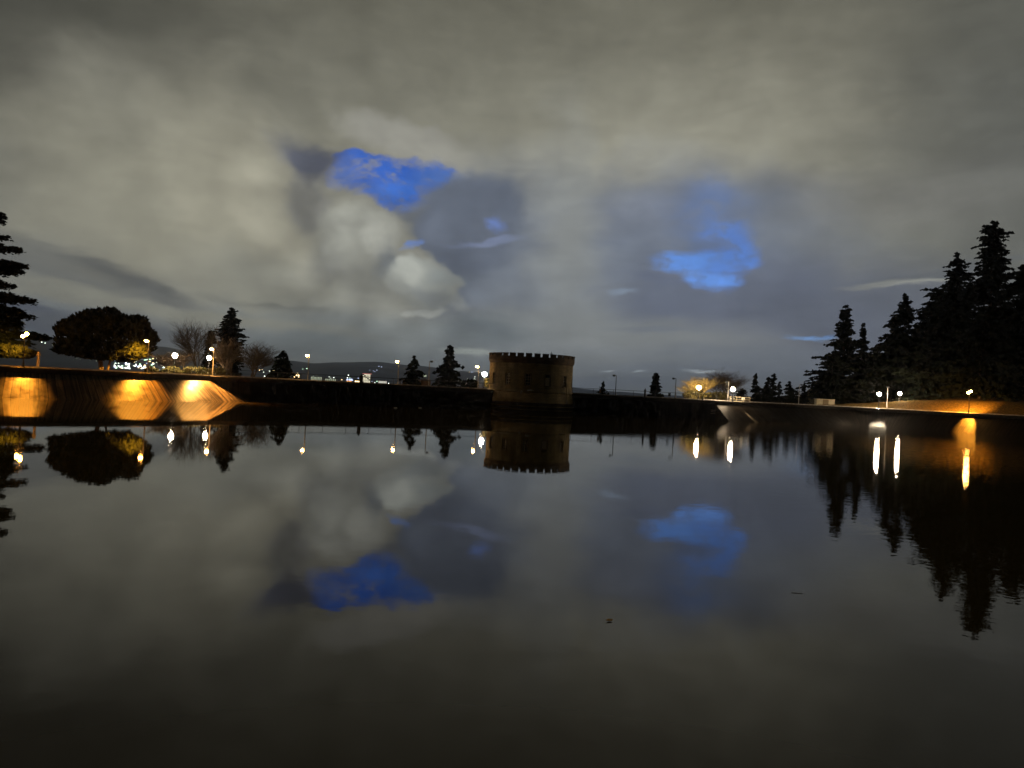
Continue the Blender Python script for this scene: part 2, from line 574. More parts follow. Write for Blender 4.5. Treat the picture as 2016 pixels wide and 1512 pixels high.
# ------------------------------------------------------------------ reservoir outline and ground
# inner rim of the reservoir in plan (metres); 'w' is how far the bank slopes out under it
OUT = [(-90, 62, 3.5), (-76, 78, 3.5), (-63, 86.5, 3.5), (-55.5, 91, 3.5), (-49.5, 97, 3.5), (-45.6, 102.5, 3.5), (-43, 108.5, 3.3),
       (-32, 116.5, .2), (-19, 123, .2), (-6, 127.5, .2), (8, 130, .2), (20, 131.5, .2), (32, 134, .2), (36.2, 135.0, .2),
       (54, 146, 8), (66, 154, 8), (75, 152, 7), (82, 143, 6), (92, 126, 5), (100, 100, 4), (102, 70, 4), (95, 40, 4),
       (75, 14, 3.5), (40, 3.5, 3.5), (0, .4, 3.5), (-40, 3, 3.5), (-75, 15, 3.5), (-92, 38, 3.5)]
CEN = (4.0, 72.0)
RIM = 3.5


def resample(pts, step=1.2):
    """centripetal-ish Catmull-Rom through the points (closed)"""
    out = []
    n = len(pts)
    for i in range(n):
        p0, p1, p2, p3 = (np.array(pts[(i + k) % n], float) for k in (-1, 0, 1, 2))
        L = np.linalg.norm(p2[:2] - p1[:2])
        m = max(2, int(L / step))
        sharp = i in (5, 6) or i in (12, 13)
        for k in range(m):
            t = k / m
            if sharp:
                out.append(p1 + (p2 - p1) * t)
            else:
                out.append(.5 * ((2 * p1) + (-p0 + p2) * t + (2 * p0 - 5 * p1 + 4 * p2 - p3) * t * t + (-p0 + 3 * p1 - 3 * p2 + p3) * t ** 3))
    return np.array(out)


RIMP = resample(OUT)
NR = len(RIMP)
tang = np.roll(RIMP[:, :2], -1, 0) - np.roll(RIMP[:, :2], 1, 0)
tang /= np.linalg.norm(tang, axis=1)[:, None]
NOUT = np.stack([-tang[:, 1], tang[:, 0]], 1)       # outward (outline runs clockwise)
if ((RIMP[:, :2] - np.array(CEN)) * NOUT).sum() < 0:
    NOUT = -NOUT


def idx_near(x, y):
    return int(np.argmin(((RIMP[:, :2] - (x, y)) ** 2).sum(1)))


def sst(x, a, b):
    t = np.clip((x - a) / (b - a), 0, 1)
    return t * t * (3 - 2 * t)


RIDGE_PX = [(-900, 40), (-300, 42), (0, 45), (100, 45), (140, 43), (240, 40), (330, 40), (420, 33), (590, 29), (620, 27), (660, 33), (700, 36), (750, 36), (800, 33),
            (880, 31), (950, 27), (1040, 20), (1110, 8), (1200, 4), (1300, 2), (1500, 2), (2016, 4), (2600, 6)]
RA = [math.atan2((x - CX), F) for x, _ in RIDGE_PX]
RH = [h for _, h in RIDGE_PX]


def ground_z(x, y):
    x = np.asarray(x, float); y = np.asarray(y, float)
    sh = x.shape
    xf, yf = x.ravel(), y.ravel()
    s = np.full(xf.shape, 1e9)
    r = np.hypot(xf - CEN[0], yf - CEN[1])
    near = r < 400
    if near.any():
        P = RIMP[::2, :2]
        d = np.sqrt(((xf[near][:, None] - P[None, :, 0]) ** 2 + (yf[near][:, None] - P[None, :, 1]) ** 2).min(1))
        s[near] = d
    s = np.where(near, s, r - 90)
    right = sst(xf - .25 * (yf - 120), 45, 85)
    left = sst(-xf, 38, 60)
    front = sst(-yf, -60, 10)
    drop = 3.4 - 48 * sst(s, 7, 330) - 14 * sst(s, 7, 60) * (1 - left)
    leftz = 3.4 - 54 * sst(s, 34, 420)
    rightz = 3.4 + 2.6 * sst(s, 3, 12) + 9 * sst(s, 10, 90) - 60 * sst(s, 150, 700)
    z = drop * (1 - left) + leftz * left
    w = np.maximum(right, front)
    z = z * (1 - w) + rightz * w
    far = sst(r, 700, 1200)
    z = z * (1 - far) + -58 * far
    a = np.arctan2(xf, yf)
    hz = np.interp(a, RA, RH) / F * 7000
    hz = hz + (4 + 6 * np.sin(a * 41 + 1) + 3 * np.sin(a * 97)) * np.clip(hz / 60, 0, 1)
    z = z + (hz + 58) * sst(r, 1700, 7000) ** 1.15
    z = z + 26 * np.exp(-((r - 4200) / 700.) ** 2) * (np.sin(a * 23) + .4) * sst(-a, -.1, .2)
    z = z - 90 * sst(r, 7300, 9000)
    return z.reshape(sh)


def gz(x, y):
    return float(ground_z(np.array([x]), np.array([y]))[0])


def hit_far(px, py, dmin=450.0):
    d = ray(px, py)
    t = np.geomspace(dmin, 9500, 1600)
    x, y, z = d.x * t, d.y * t, CAMZ + d.z * t
    g = ground_z(x, y)
    k = np.nonzero(z <= g)[0]
    if len(k) == 0:
        return None
    i = k[0]
    return Vector((x[i], y[i], float(g[i])))


M_ang = 900
ang = np.linspace(-math.pi, math.pi, M_ang, endpoint=False)
cang = np.arctan2(RIMP[:, 1] - CEN[1], RIMP[:, 0] - CEN[0])
crad = np.hypot(RIMP[:, 0] - CEN[0], RIMP[:, 1] - CEN[1])
o_ = np.argsort(cang)
brad = np.interp(ang, cang[o_], crad[o_], period=2 * math.pi)
rings = []
for off in (None, 1.0, 1.2):
    if off is None:
        rings.append((brad * .3, -3.2 * np.ones(M_ang)))
    elif off == 1.0:
        rings.append((brad + .9, -3.2 * np.ones(M_ang)))
    else:
        rings.append((brad + 1.1, 3.3 * np.ones(M_ang)))
for s_ in list(np.concatenate([np.arange(1.8, 30, 1.6), np.arange(31, 80, 4.), np.geomspace(85, 1100, 22), np.geomspace(1250, 9500, 50)])) + [12000.0]:
    rr_ = brad + s_ if s_ < 1200 else np.full(M_ang, s_ + 90.0)
    X_, Y_ = CEN[0] + rr_ * np.cos(ang), CEN[1] + rr_ * np.sin(ang)
    Z_ = ground_z(X_, Y_)
    if s_ < 60:
        bumpy = (np.sin(X_ * .9 + Y_ * .3) * np.cos(Y_ * .7 - X_ * .2)) * .05
        Z_ = Z_ + bumpy * sst(np.array(s_), 5, 9)
    if s_ < 4.6:
        Z_ = np.full(M_ang, 3.36)
    rings.append((rr_, Z_))
V = [(CEN[0], CEN[1], -3.2)]
for rr_, Z_ in rings:
    V += list(zip(CEN[0] + rr_ * np.cos(ang), CEN[1] + rr_ * np.sin(ang), Z_))
FQ = []
for i in range(len(rings) - 1):
    b0, b1 = 1 + i * M_ang, 1 + (i + 1) * M_ang
    for k in range(M_ang):
        k2 = (k + 1) % M_ang
        FQ.append((b0 + k, b1 + k, b1 + k2, b0 + k2))
for k in range(M_ang):
    FQ.append((0, 1 + k, 1 + (k + 1) % M_ang))
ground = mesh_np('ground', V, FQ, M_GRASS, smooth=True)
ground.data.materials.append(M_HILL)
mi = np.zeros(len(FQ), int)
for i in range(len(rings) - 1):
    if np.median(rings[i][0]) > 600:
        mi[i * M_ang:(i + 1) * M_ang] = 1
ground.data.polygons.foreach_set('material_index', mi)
tag(ground, kind='structure')

# footpath round the rim
pv, pf = [], []
for i in range(NR):
    x, y = RIMP[i, :2]
    n_ = NOUT[i]
    pv += [(x + n_[0] * .3, y + n_[1] * .3, 3.405), (x + n_[0] * 3.6, y + n_[1] * 3.6, 3.405)]
for i in range(NR):
    j = (i + 1) % NR
    pf.append((2 * i, 2 * i + 1, 2 * j + 1, 2 * j))
path = mesh_np('path', pv, pf, M_PATH, smooth=True)
tag(path, kind='structure')


kv, kf = [], []
for i in range(NR):
    x, y = RIMP[i, :2]
    n_ = NOUT[i]
    for o_k, z_k in ((3.6, 3.38), (3.6, 3.66), (3.85, 3.66), (3.85, 3.3)):
        kv.append((x + n_[0] * o_k, y + n_[1] * o_k, z_k))
for i in range(NR):
    j = (i + 1) % NR
    for q in range(3):
        kf.append((4 * i + q, 4 * i + q + 1, 4 * j + q + 1, 4 * j + q))
tag(mesh_np('kerb', kv, kf, M_PATH), kind='structure')


def coping(i0, i1):
    mb_v, mb_f = [], []
    prof = [(0.0, 2.9), (-.06, 3.36), (-.08, RIM - .02), (-.04, RIM), (.3, RIM), (.32, 3.38), (.32, 3.0)]
    ids = [(i0 + k) % NR for k in range((i1 - i0) % NR + 1)]
    for i in ids:
        x, y = RIMP[i, :2]
        n_ = NOUT[i]
        for o, z in prof:
            mb_v.append((x + n_[0] * o, y + n_[1] * o, z))
    k = len(prof)
    for a_ in range(len(ids) - 1):
        for b_ in range(k - 1):
            mb_f.append((a_ * k + b_, a_ * k + b_ + 1, (a_ + 1) * k + b_ + 1, (a_ + 1) * k + b_))
    return mb_v, mb_f


def slope_sheet(P, N, W, name, m, ztop=2.9, zbot=-.9, off=0.0):
    """sloping bank lining: rows run from the rim down under the water"""
    verts, faces, uvs = [], [], []
    rows = 7
    u = 0.0
    for i in range(len(P)):
        if i: u += np.linalg.norm(P[i] - P[i - 1])
        for r_ in range(rows):
            t = r_ / (rows - 1)
            z = ztop + (zbot - ztop) * t
            o = -W[i] * (ztop - z) / ztop - off
            verts.append((P[i][0] + N[i][0] * o, P[i][1] + N[i][1] * o, z))
            uvs.append((u, t * 5))
    for i in range(len(P) - 1):
        for r_ in range(rows - 1):
            faces.append((i * rows + r_, i * rows + r_ + 1, (i + 1) * rows + r_ + 1, (i + 1) * rows + r_))
    o = mesh_np(name, verts, faces, m, smooth=True)
    ul = o.data.uv_layers.new(name='UVMap')
    for lp in o.data.loops:
        ul.data[lp.index].uv = uvs[lp.vertex_index]
    return o


iL = idx_near(-43, 108.5); iR = idx_near(36.2, 135.0); iE = idx_near(92, 126)
# left and near bank (clockwise order: ... near -> left -> dam -> right)
seqA = [(iE + k) % NR for k in range((iL - iE) % NR + 1)]
P = [RIMP[i, :2] for i in seqA]; N = [NOUT[i] for i in seqA]; W = [3.5 for i in seqA]
dirL = np.array([.30, .954])
for i in range(1, 13):
    P.append(P[-1] + dirL * .8); N.append(np.array([-.954, .30])); W.append(3.5)
for q in range(-14, 0):     # ease the normals round the corner
    pass
nl = len(seqA)
for k in range(1, 6):
    N[nl - k] = np.array([-.954, .30])
left_bank = slope_sheet(P, N, W, 'bank', M_BANK)
tag(left_bank, kind='structure')
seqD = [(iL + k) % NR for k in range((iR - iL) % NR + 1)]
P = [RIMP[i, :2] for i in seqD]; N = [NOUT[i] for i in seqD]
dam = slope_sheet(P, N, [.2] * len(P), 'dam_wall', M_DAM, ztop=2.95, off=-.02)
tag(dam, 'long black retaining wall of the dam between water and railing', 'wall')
seqR = [(iR + k) % NR for k in range((iE - iR) % NR + 1)]
P = [RIMP[i, :2] for i in seqR]; N = [NOUT[i] for i in seqR]
W = list(np.interp(np.arange(len(P)), [0, len(P) * .4, len(P)], [4.0, 4.0, 3.6]))
right_bank = slope_sheet(P, N, W, 'bank', concrete_mat('shaded_bank_concrete', (.012, .009, .006), .5, .10, .6, spec=.03))  # darker copy of the bank concrete, with the shade put into its colour
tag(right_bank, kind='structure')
for i0, i1, lab in ((iE, iL, 'dark coping wall along the curved left shore above the lit concrete bank'),
                    (iL, iR, 'dark coping kerb running along the top of the straight dam under the railing'),
                    (iR, iE, 'dark coping wall along the right shore below the orange lit grass')):
    v_, f_ = coping(i0, i1)
    tag(mesh_np('coping_wall', v_, f_, M_COPING), lab, 'wall')

# water
wm = bpy.data.materials.new('reservoir_water')
wm.use_nodes = True
t = wm.node_tree
b = t.nodes['Principled BSDF']
b.inputs['Base Color'].default_value = (.058, .037, .008, 1)
b.inputs['IOR'].default_value = 1.28
tcn = t.nodes.new('ShaderNodeTexCoord')
nz = t.nodes.new('ShaderNodeTexNoise'); nz.inputs['Scale'].default_value = .55; nz.inputs['Detail'].default_value = 2
nz2 = t.nodes.new('ShaderNodeTexNoise'); nz2.inputs['Scale'].default_value = 2.0; nz2.inputs['Detail'].default_value = 2
t.links.new(tcn.outputs['Object'], nz.inputs['Vector']); t.links.new(tcn.outputs['Object'], nz2.inputs['Vector'])
sx = t.nodes.new('ShaderNodeSeparateXYZ'); t.links.new(tcn.outputs['Object'], sx.inputs[0])
wind = t.nodes.new('ShaderNodeMapRange'); t.links.new(sx.outputs[0], wind.inputs[0])   # breeze on the right half
wind.inputs['From Min'].default_value = 5; wind.inputs['From Max'].default_value = 45
wind.inputs['To Min'].default_value = .0008; wind.inputs['To Max'].default_value = .016
wr = t.nodes.new('ShaderNodeMapRange'); t.links.new(sx.outputs[0], wr.inputs[0])
wr.inputs['From Min'].default_value = -10; wr.inputs['From Max'].default_value = 50
wr.inputs['To Min'].default_value = .02; wr.inputs['To Max'].default_value = .023
t.links.new(wr.outputs[0], b.inputs['Roughness'])
b1 = t.nodes.new('ShaderNodeBump'); b1.inputs['Strength'].default_value = 1; b1.inputs['Distance'].default_value = .0012
b2 = t.nodes.new('ShaderNodeBump'); b2.inputs['Strength'].default_value = 1
t.links.new(wind.outputs[0], b2.inputs['Distance'])
t.links.new(nz.outputs['Fac'], b1.inputs['Height']); t.links.new(nz2.outputs['Fac'], b2.inputs['Height'])
t.links.new(b1.outputs[0], b2.inputs['Normal']); t.links.new(b2.outputs[0], b.inputs['Normal'])
wv = [(CEN[0], CEN[1], 0.0)] + [(RIMP[i, 0], RIMP[i, 1], 0.0) for i in range(NR)]
wf = [(0, 1 + (i + 1) % NR, 1 + i) for i in range(NR)]
water = mesh_np('water', wv, wf, wm)
if water.data.polygons[0].normal.z < 0:
    water.data.flip_normals()
tag(water, kind='structure')

# ------------------------------------------------------------------ gatehouse tower in the water
def stone_mat(name, base, dark):
    m = bpy.data.materials.new(name)
    m.use_nodes = True
    t = m.node_tree
    b = t.nodes['Principled BSDF']
    uv = t.nodes.new('ShaderNodeUVMap')
    bk = t.nodes.new('ShaderNodeTexBrick')
    bk.inputs['Scale'].default_value = 1.0
    bk.inputs['Brick Width'].default_value = .62
    bk.inputs['Row Height'].default_value = .26
    bk.inputs['Mortar Size'].default_value = .02
    bk.inputs['Color1'].default_value = (*base, 1)
    bk.inputs['Color2'].default_value = (*[v * .7 for v in base], 1)
    bk.inputs['Mortar'].default_value = (*[v * .4 for v in base], 1)
    t.links.new(uv.outputs[0], bk.inputs['Vector'])
    n1 = t.nodes.new('ShaderNodeTexNoise'); n1.inputs['Scale'].default_value = .7; n1.inputs['Detail'].default_value = 7
    mp = t.nodes.new('ShaderNodeMapping'); mp.inputs['Scale'].default_value = (1, .35, 1)
    t.links.new(uv.outputs[0], mp.inputs[0]); t.links.new(mp.outputs[0], n1.inputs['Vector'])
    rp = t.nodes.new('ShaderNodeMapRange'); t.links.new(n1.outputs['Fac'], rp.inputs[0])
    rp.inputs['From Min'].default_value = .35; rp.inputs['From Max'].default_value = .65
    rp.inputs['To Min'].default_value = dark; rp.inputs['To Max'].default_value = 1.15
    sc = t.nodes.new('ShaderNodeVectorMath'); sc.operation = 'SCALE'
    t.links.new(bk.outputs['Color'], sc.inputs[0]); t.links.new(rp.outputs[0], sc.inputs['Scale'])
    t.links.new(sc.outputs[0], b.inputs['Base Color'])
    b.inputs['Roughness'].default_value = .85
    bp = t.nodes.new('ShaderNodeBump'); bp.inputs['Strength'].default_value = .8; bp.inputs['Distance'].default_value = .03
    t.links.new(bk.outputs['Fac'], bp.inputs['Height']); bp.invert = True
    t.links.new(bp.outputs[0], b.inputs['Normal'])
    return m


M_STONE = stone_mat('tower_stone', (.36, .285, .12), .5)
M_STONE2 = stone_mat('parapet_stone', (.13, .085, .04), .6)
M_ALGAE = stone_mat('algae_stained_stone', (.05, .035, .015), .4)
M_FRAME = mat('window_frame_paint', (.62, .56, .42), .6, 0, 8, .1)
M_PANE = mat('dark_window_pane', (.01, .01, .012), .12, 0, 5, .2)
M_BOARD = mat('pale_board', (.55, .45, .28), .7, .1, 6, .15)
M_PAINT = mat('white_paint', (.75, .78, .72), .7, 0, 6, .1)

tc_ = at(1044, 766, 132.0)
TX, TY = tc_.x, 132.0
tower = empty('gatehouse_tower', (TX, TY, 0))
tag(tower, 'round brown stone gatehouse tower with notched battlements standing in the water against the dam', 'tower')


def lathe_uv(name, prof, m, parent, n=160, a0=0, a1=2 * math.pi, skip=None, angs=None):
    angs = angs if angs is not None else [a0 + (a1 - a0) * k / n for k in range(n + 1)]
    v, f, uv = [], [], []
    k = len(prof)
    for a in angs:
        for r, z in prof:
            v.append((r * math.cos(a), r * math.sin(a), z)); uv.append((a * 7.1, z))
    for i in range(len(angs) - 1):
        for j in range(k - 1):
            if skip and skip(.5 * (angs[i] + angs[i + 1]), .5 * (prof[j][1] + prof[j + 1][1])):
                continue
            f.append((i * k + j, (i + 1) * k + j, (i + 1) * k + j + 1, i * k + j + 1))
    o = mesh_np(name, v, f, m, parent)
    ul = o.data.uv_layers.new(name='UVMap')
    for lp in o.data.loops:
        ul.data[lp.index].uv = uv[lp.vertex_index]
    return o


RB = 7.2
WZ0, WZ1 = 4.55, 6.35
WH = .42 / RB
wang = [math.radians(-90 + a) for a in (-61, -33, -5, 21.5, 51, 80, 109, 137, 165, 193, 221, 249, 276)]
wset = sorted((a + 4 * math.pi) % (2 * math.pi) for a in wang)


def in_win(a, z):
    a = a % (2 * math.pi)
    return WZ0 < z < WZ1 and any(abs((a - w + math.pi) % (2 * math.pi) - math.pi) < WH for w in wset)


angs = set(k * 2 * math.pi / 120 for k in range(121))
angs = {a for a in angs if not any(abs((a - w + math.pi) % (2 * math.pi) - math.pi) < WH * 1.6 for w in wset) or a in (0, 2 * math.pi)}
for w in wset:
    for d in (-WH, -WH / 2, 0, WH / 2, WH):
        angs.add((w + d) % (2 * math.pi))
angs = sorted(angs)
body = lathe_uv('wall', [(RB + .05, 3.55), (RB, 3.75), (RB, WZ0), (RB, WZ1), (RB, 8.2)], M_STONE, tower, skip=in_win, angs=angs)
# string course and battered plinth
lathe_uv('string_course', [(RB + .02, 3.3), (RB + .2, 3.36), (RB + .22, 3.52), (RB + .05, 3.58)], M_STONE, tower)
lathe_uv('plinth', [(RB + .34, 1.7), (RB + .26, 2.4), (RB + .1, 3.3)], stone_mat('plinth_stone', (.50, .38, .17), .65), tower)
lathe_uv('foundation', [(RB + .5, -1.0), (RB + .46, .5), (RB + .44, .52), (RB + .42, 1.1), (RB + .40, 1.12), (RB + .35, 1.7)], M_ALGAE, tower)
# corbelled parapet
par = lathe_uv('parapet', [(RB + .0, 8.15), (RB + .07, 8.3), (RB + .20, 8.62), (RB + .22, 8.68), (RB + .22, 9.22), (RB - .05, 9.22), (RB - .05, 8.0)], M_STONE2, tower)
roof = MB().lathe([(RB - .1, 8.15), (RB - .12, 8.25), (.05, 8.45)], 64).build('roof', M_COPING, tower)
NM = 33
for k in range(NM):
    a = 2 * math.pi * (k + .28) / NM
    wd = 1.04 / (RB + .3) * .5
    if k in (29, 31):          # two merlons nearly touch their neighbours
        wd *= 1.2
    wd *= random.Random(k).uniform(.93, 1.06)
    m_ = lathe_uv('merlon', [(RB - .04, 9.215), (RB + .215, 9.215), (RB + .215, 9.66), (RB + .29, 9.68), (RB + .29, 9.80), (RB - .1, 9.80), (RB - .1, 9.68), (RB - .04, 9.66), (RB - .04, 9.2)],
                  M_STONE2, par, n=3, a0=a - wd, a1=a + wd)
    # end caps
    bm_me = m_.data
    kk = 9
    vs = [tuple(v.co) for v in bm_me.vertices]
    fs = [tuple(p.vertices) for p in bm_me.polygons] + [tuple(range(kk)), tuple(3 * kk + q for q in reversed(range(kk)))]
    bm_me.clear_geometry()
    bm_me.from_pydata(vs, [], fs)
    if not bm_me.uv_layers: bm_me.uv_layers.new(name='UVMap')
for k, w in enumerate(wset):
    # window: reveal, frame with glazing bars, sill, pane
    def wbox(r0, r1, t0, t1, z0, z1, mb):
        ax, ay = math.cos(w), math.sin(w)
        tx_, ty_ = -ay, ax
        b = len(mb.v)
        for z in (z0, z1):
            for r, t in ((r0, t0), (r1, t0), (r1, t1), (r0, t1)):
                mb.v.append((ax * r + tx_ * t, ay * r + ty_ * t, z))
        mb.f += [(b, b + 3, b + 2, b + 1), (b + 4, b + 5, b + 6, b + 7), (b, b + 1, b + 5, b + 4), (b + 1, b + 2, b + 6, b + 5), (b + 2, b + 3, b + 7, b + 6), (b + 3, b, b + 4, b + 7)]
    hw = .43
    sur = MB()
    wbox(RB - .34, RB - .005, -hw - .12, -hw, WZ0 - .1, WZ1 + .1, sur)
    wbox(RB - .34, RB - .005, hw, hw + .12, WZ0 - .1, WZ1 + .1, sur)
    wbox(RB - .34, RB - .005, -hw, hw, WZ1 - .02, WZ1 + .1, sur)
    win = sur.build('window', M_STONE, tower)
    if abs(w - (math.radians(-90 + 21.5) % (2 * math.pi))) < .01:
        bd = MB()
        wbox(RB - .24, RB - .18, -hw, hw, WZ0 - .1, WZ1 - .45, bd)
        bd.build('board', M_BOARD, win)
        pn = MB(); wbox(RB - .29, RB - .27, -hw, hw, WZ0, WZ1, pn); pn.build('pane', M_PANE, win)
    else:
        pn = MB(); wbox(RB - .29, RB - .27, -hw, hw, WZ0, WZ1, pn); pn.build('pane', M_PANE, win)
        fr = MB()
        wbox(RB - .26, RB - .2, -hw, -hw + .07, WZ0, WZ1, fr)
        wbox(RB - .26, RB - .2, hw - .07, hw, WZ0, WZ1, fr)
        wbox(RB - .255, RB - .205, -.03, .03, WZ0, WZ1, fr)
        for q in range(5):
            z_ = WZ0 + (WZ1 - WZ0) * q / 4
            wbox(RB - .25, RB - .21, -hw, hw, z_ - .03, z_ + .03, fr)
        fr.build('frame', M_FRAME, win)
    sl = MB(); wbox(RB - .2, RB + .12, -hw - .12, hw + .12, WZ0 - .14, WZ0 - .001, sl); sl.build('sill', M_STONE, win)


def on_wall(a_deg, r, z):
    a = math.radians(-90 + a_deg)
    return (r * math.cos(a), r * math.sin(a), z)


MB().tube(on_wall(53, RB + .42, 1.7), on_wall(53, RB + .28, 5.2), .07).build('drainpipe', M_BOARD, tower)
an = MB().tube((3.2, -3.0, 8.3), (3.2, -3.0, 10.4), .045, n=6)
an.tube((2.9, -3.0, 10.05), (3.5, -3.0, 10.05), .04, n=6)
an.build('antenna', M_IRON, tower)
g_ = MB()
prev = None
for k in range(7):       # small curl and a long smear of white paint on the string course
    a = -12.2 + 1.1 * math.cos(k * .75); z = 3.35 + .2 * math.sin(k * .75)
    p = on_wall(a, RB + .235, z)
    if prev: g_.tube(prev, p, .035, n=4)
    prev = p
g_.build('painted_mark', M_PAINT, tower)
for a0, a1, z0, z1 in ((-5.5, .5, 3.70, 3.82), (-5.0, 2.8, 3.62, 3.74)):
    MB().tube(on_wall(a0, RB + .1, z0), on_wall(a1, RB + .1, z1), .05, n=4).build('painted_mark', M_PAINT, tower)
MB().box(-.5, .5, 7.2, 9.0, 2.5, 3.5).build('bridge_slab', M_COPING, tower)
# water-level mooring ledge lines
for zz in (.45, 1.05):
    lathe_uv('ledge', [(RB + .44, zz), (RB + .56, zz + .03), (RB + .56, zz + .1), (RB + .44, zz + .13)], M_STONE, tower)

# ------------------------------------------------------------------ lamps
LM = {'warm': lampmat('lamp_warm', WARM, 200), 'orange': lampmat('lamp_orange', ORANGE, 330), 'strong': lampmat('lamp_strong_orange', (1.0, .46, .10), 260), 'white': lampmat('lamp_white', WHITE, 520)}


def downlight(root, dx, h, tx, ty, tz, power, angle, col=(1.0, .50, .10)):
    """the lamp's own beam: an added spot, aimed where its light should pool"""
    ld = bpy.data.lights.new('lamp_beam', 'SPOT')
    ld.energy = power; ld.color = col; ld.spot_size = math.radians(angle); ld.spot_blend = 1.0
    ld.shadow_soft_size = .12
    lo = bpy.data.objects.new('lamp_beam', ld)
    COL.objects.link(lo)
    lo.parent = root
    p = Vector((dx, 0, h - .3))
    tgt0 = Vector((tx, ty, tz)) - Vector(root.location)
    out_ = Vector((tgt0.x - dx, tgt0.y, 0)).normalized()
    p += out_ * .24
    lo.location = p
    tgt = Vector((tx, ty, tz)) - Vector(root.location)
    lo.rotation_euler = (tgt - p).to_track_quat('-Z', 'Y').to_euler()


def arm_lamp(px, ptop, pbase_y, depth, head_dx, lit, label, group, strong=None, pole_m=None, name='street_lamp', zb=None):
    """tall pole with a short arm and a box head; (px, ptop) is the pole top in the photo"""
    top = at(px, ptop, depth)
    z0 = zb if zb is not None else max(3.4, gz(top.x, depth)) if depth < 150 else gz(top.x, depth)
    root = empty(name, (top.x, depth, z0))
    h = top.z - z0
    tag(root, label, 'street lamp', group)
    pm = pole_m or M_GALV
    MB().tube((0, 0, 0), (0, 0, h), .085, .055, 10).build('pole', pm, root)
    MB().lathe([(.17, -.1), (.17, .06), (.1, .1)], 10).build('base', pm, root)
    sx_ = math.copysign(1, head_dx)
    hx = head_dx * depth / F
    MB().tube((0, 0, h - .04), (hx, 0, h + .03), .035, n=6).build('arm', pm, root)
    hd = MB()
    hd.box(hx - .24, hx + .24, -.14, .14, h - .02, h + .1)
    head = hd.build('lamp_head', M_IRON if lit else M_DULL, root)
    r = .24
    gm = LM[strong or 'warm'] if lit else M_DULL
    MB().lathe([(.02, h - .24), (.18, h - .21), (r, h - .12), (r, h - .022)], 12, hx, 0).build('lens', gm, head, True)
    return root


def post_lamp(px, py, depth, r, kind, label, group=None, twin=False, name='park_lamp', zb=None):
    """dark cast post with a glowing globe centred on the photo point (px, py)"""
    p = at(px, py, depth)
    z0 = zb if zb is not None else gz(p.x, depth)
    root = empty(name, (p.x, depth, z0))
    tag(root, label, 'street lamp', group)
    h = p.z - z0
    MB().lathe([(.2, -.1), (.2, .12), (.13, .2), (.1, .7), (.07, .8), (.05, h - r - .16), (.09, h - r - .12), (.11, h - r - .02)], 10).build('post', M_IRON, root)
    spots = [(-.22, -.12), (.22, .16)] if twin else [(0, 0)]
    for dx, dz in spots:
        rr = r * .78 if twin else r
        prof = [(max(.01, rr * math.sin(t)), h + dz - rr * math.cos(t)) for t in np.linspace(0.05, math.pi - .05, 9)]
        MB().lathe(prof, 14, dx, 0).build('globe', LM[kind], root, True)
    if twin:
        MB().tube((-.25, 0, h - r - .12), (.25, 0, h - r + .12), .03, n=6).build('crossbar', M_IRON, root)
    MB().lathe([(.12, h + r * .93), (.13, h + r + .02), (.02, h + r + .12)], 8).build('finial', M_IRON, root)
    return root


G1 = 'tall lamps standing along the dam'
lampL2 = arm_lamp(293.5, 670, 735, 101, -5, True, 'lit street lamp in front of the big round tree, its orange light on the leaves', G1, 'orange')
lampL4 = arm_lamp(421, 686, 743, 109.6, -4, True, 'lit street lamp on a pale pole just left of the tall dark cypress', G1)
arm_lamp(608.5, 699, 749, 118.6, -3.5, True, 'lit street lamp on the dam just right of the small drooping cedar', G1)
arm_lamp(785.5, 711, 759, 127, -3.5, True, 'lit street lamp on the dam just left of the small pointed conifer', G1)
arm_lamp(846, 711, 762, 129.4, 4, False, 'unlit street lamp between the two conifers on the dam', G1)
arm_lamp(943, 721, 767, 132, -3.5, True, 'lit street lamp with a pale pole just left of the stone tower', G1)
arm_lamp(1213.5, 739, 780, 133.6, -4.5, False, 'unlit street lamp on the dam between the tiny conifer and the narrow right hand cypress', G1, pole_m=M_DULL)
arm_lamp(1331, 745, 787, 136.5, -5, False, 'unlit street lamp just left of the lit golden bushes', G1, pole_m=M_DULL)
arm_lamp(1434.5, 752, 790, 143, -4, False, 'unlit street lamp with a warm lit pole beside a bright globe lamp and steps railing', G1, zb=3.4)
arm_lamp(1574, 757, 795, 172, 4, False, 'unlit grey street lamp alone before the low dark trees left of the big conifers', G1, zb=3.3)
arm_lamp(1748, 762, 806, 156, 1, False, 'unlit pale pole standing between two bright white lamps', G1, zb=3.4)
G2 = 'globe lamps on dark posts around the reservoir'
lampL1 = post_lamp(49, 660, 91.5, .25, 'orange', 'orange lit twin lamp on a post at the far left under the cedar branches', G2, twin=True)
post_lamp(344.5, 700, 121, .36, 'white', 'bright white globe lamp among bare twigs between round tree and cypress', G2)
post_lamp(412, 704.5, 125, .34, 'white', 'bright white globe lamp immediately left of a pale lamp pole by the cypress', G2)
post_lamp(954, 737, 141, .42, 'white', 'bright globe lamp touching the left edge of the stone tower', G2, zb=3.2)
post_lamp(1376, 763, 146, .38, 'white', 'bright globe lamp in front of the golden lit bushes right of the dam', G2, zb=3.4)
lampL12 = post_lamp(1443, 766.5, 138.2, .36, 'white', 'bright globe lamp just right of the pole at the end of the dam', G2, zb=3.4)
lampL13 = post_lamp(1731, 776, 155, .36, 'white', 'bright white globe lamp left of the pale pole under the big conifers', G2, zb=3.4)
post_lamp(1771.5, 775, 162, .34, 'white', 'bright white globe lamp right of the pale pole under the big conifers', G2)
lampL15 = post_lamp(1909, 772, 141.5, .26, 'strong', 'orange lit twin lamp on a thin dark post before the glowing grass at far right', G2, twin=True, zb=3.4)



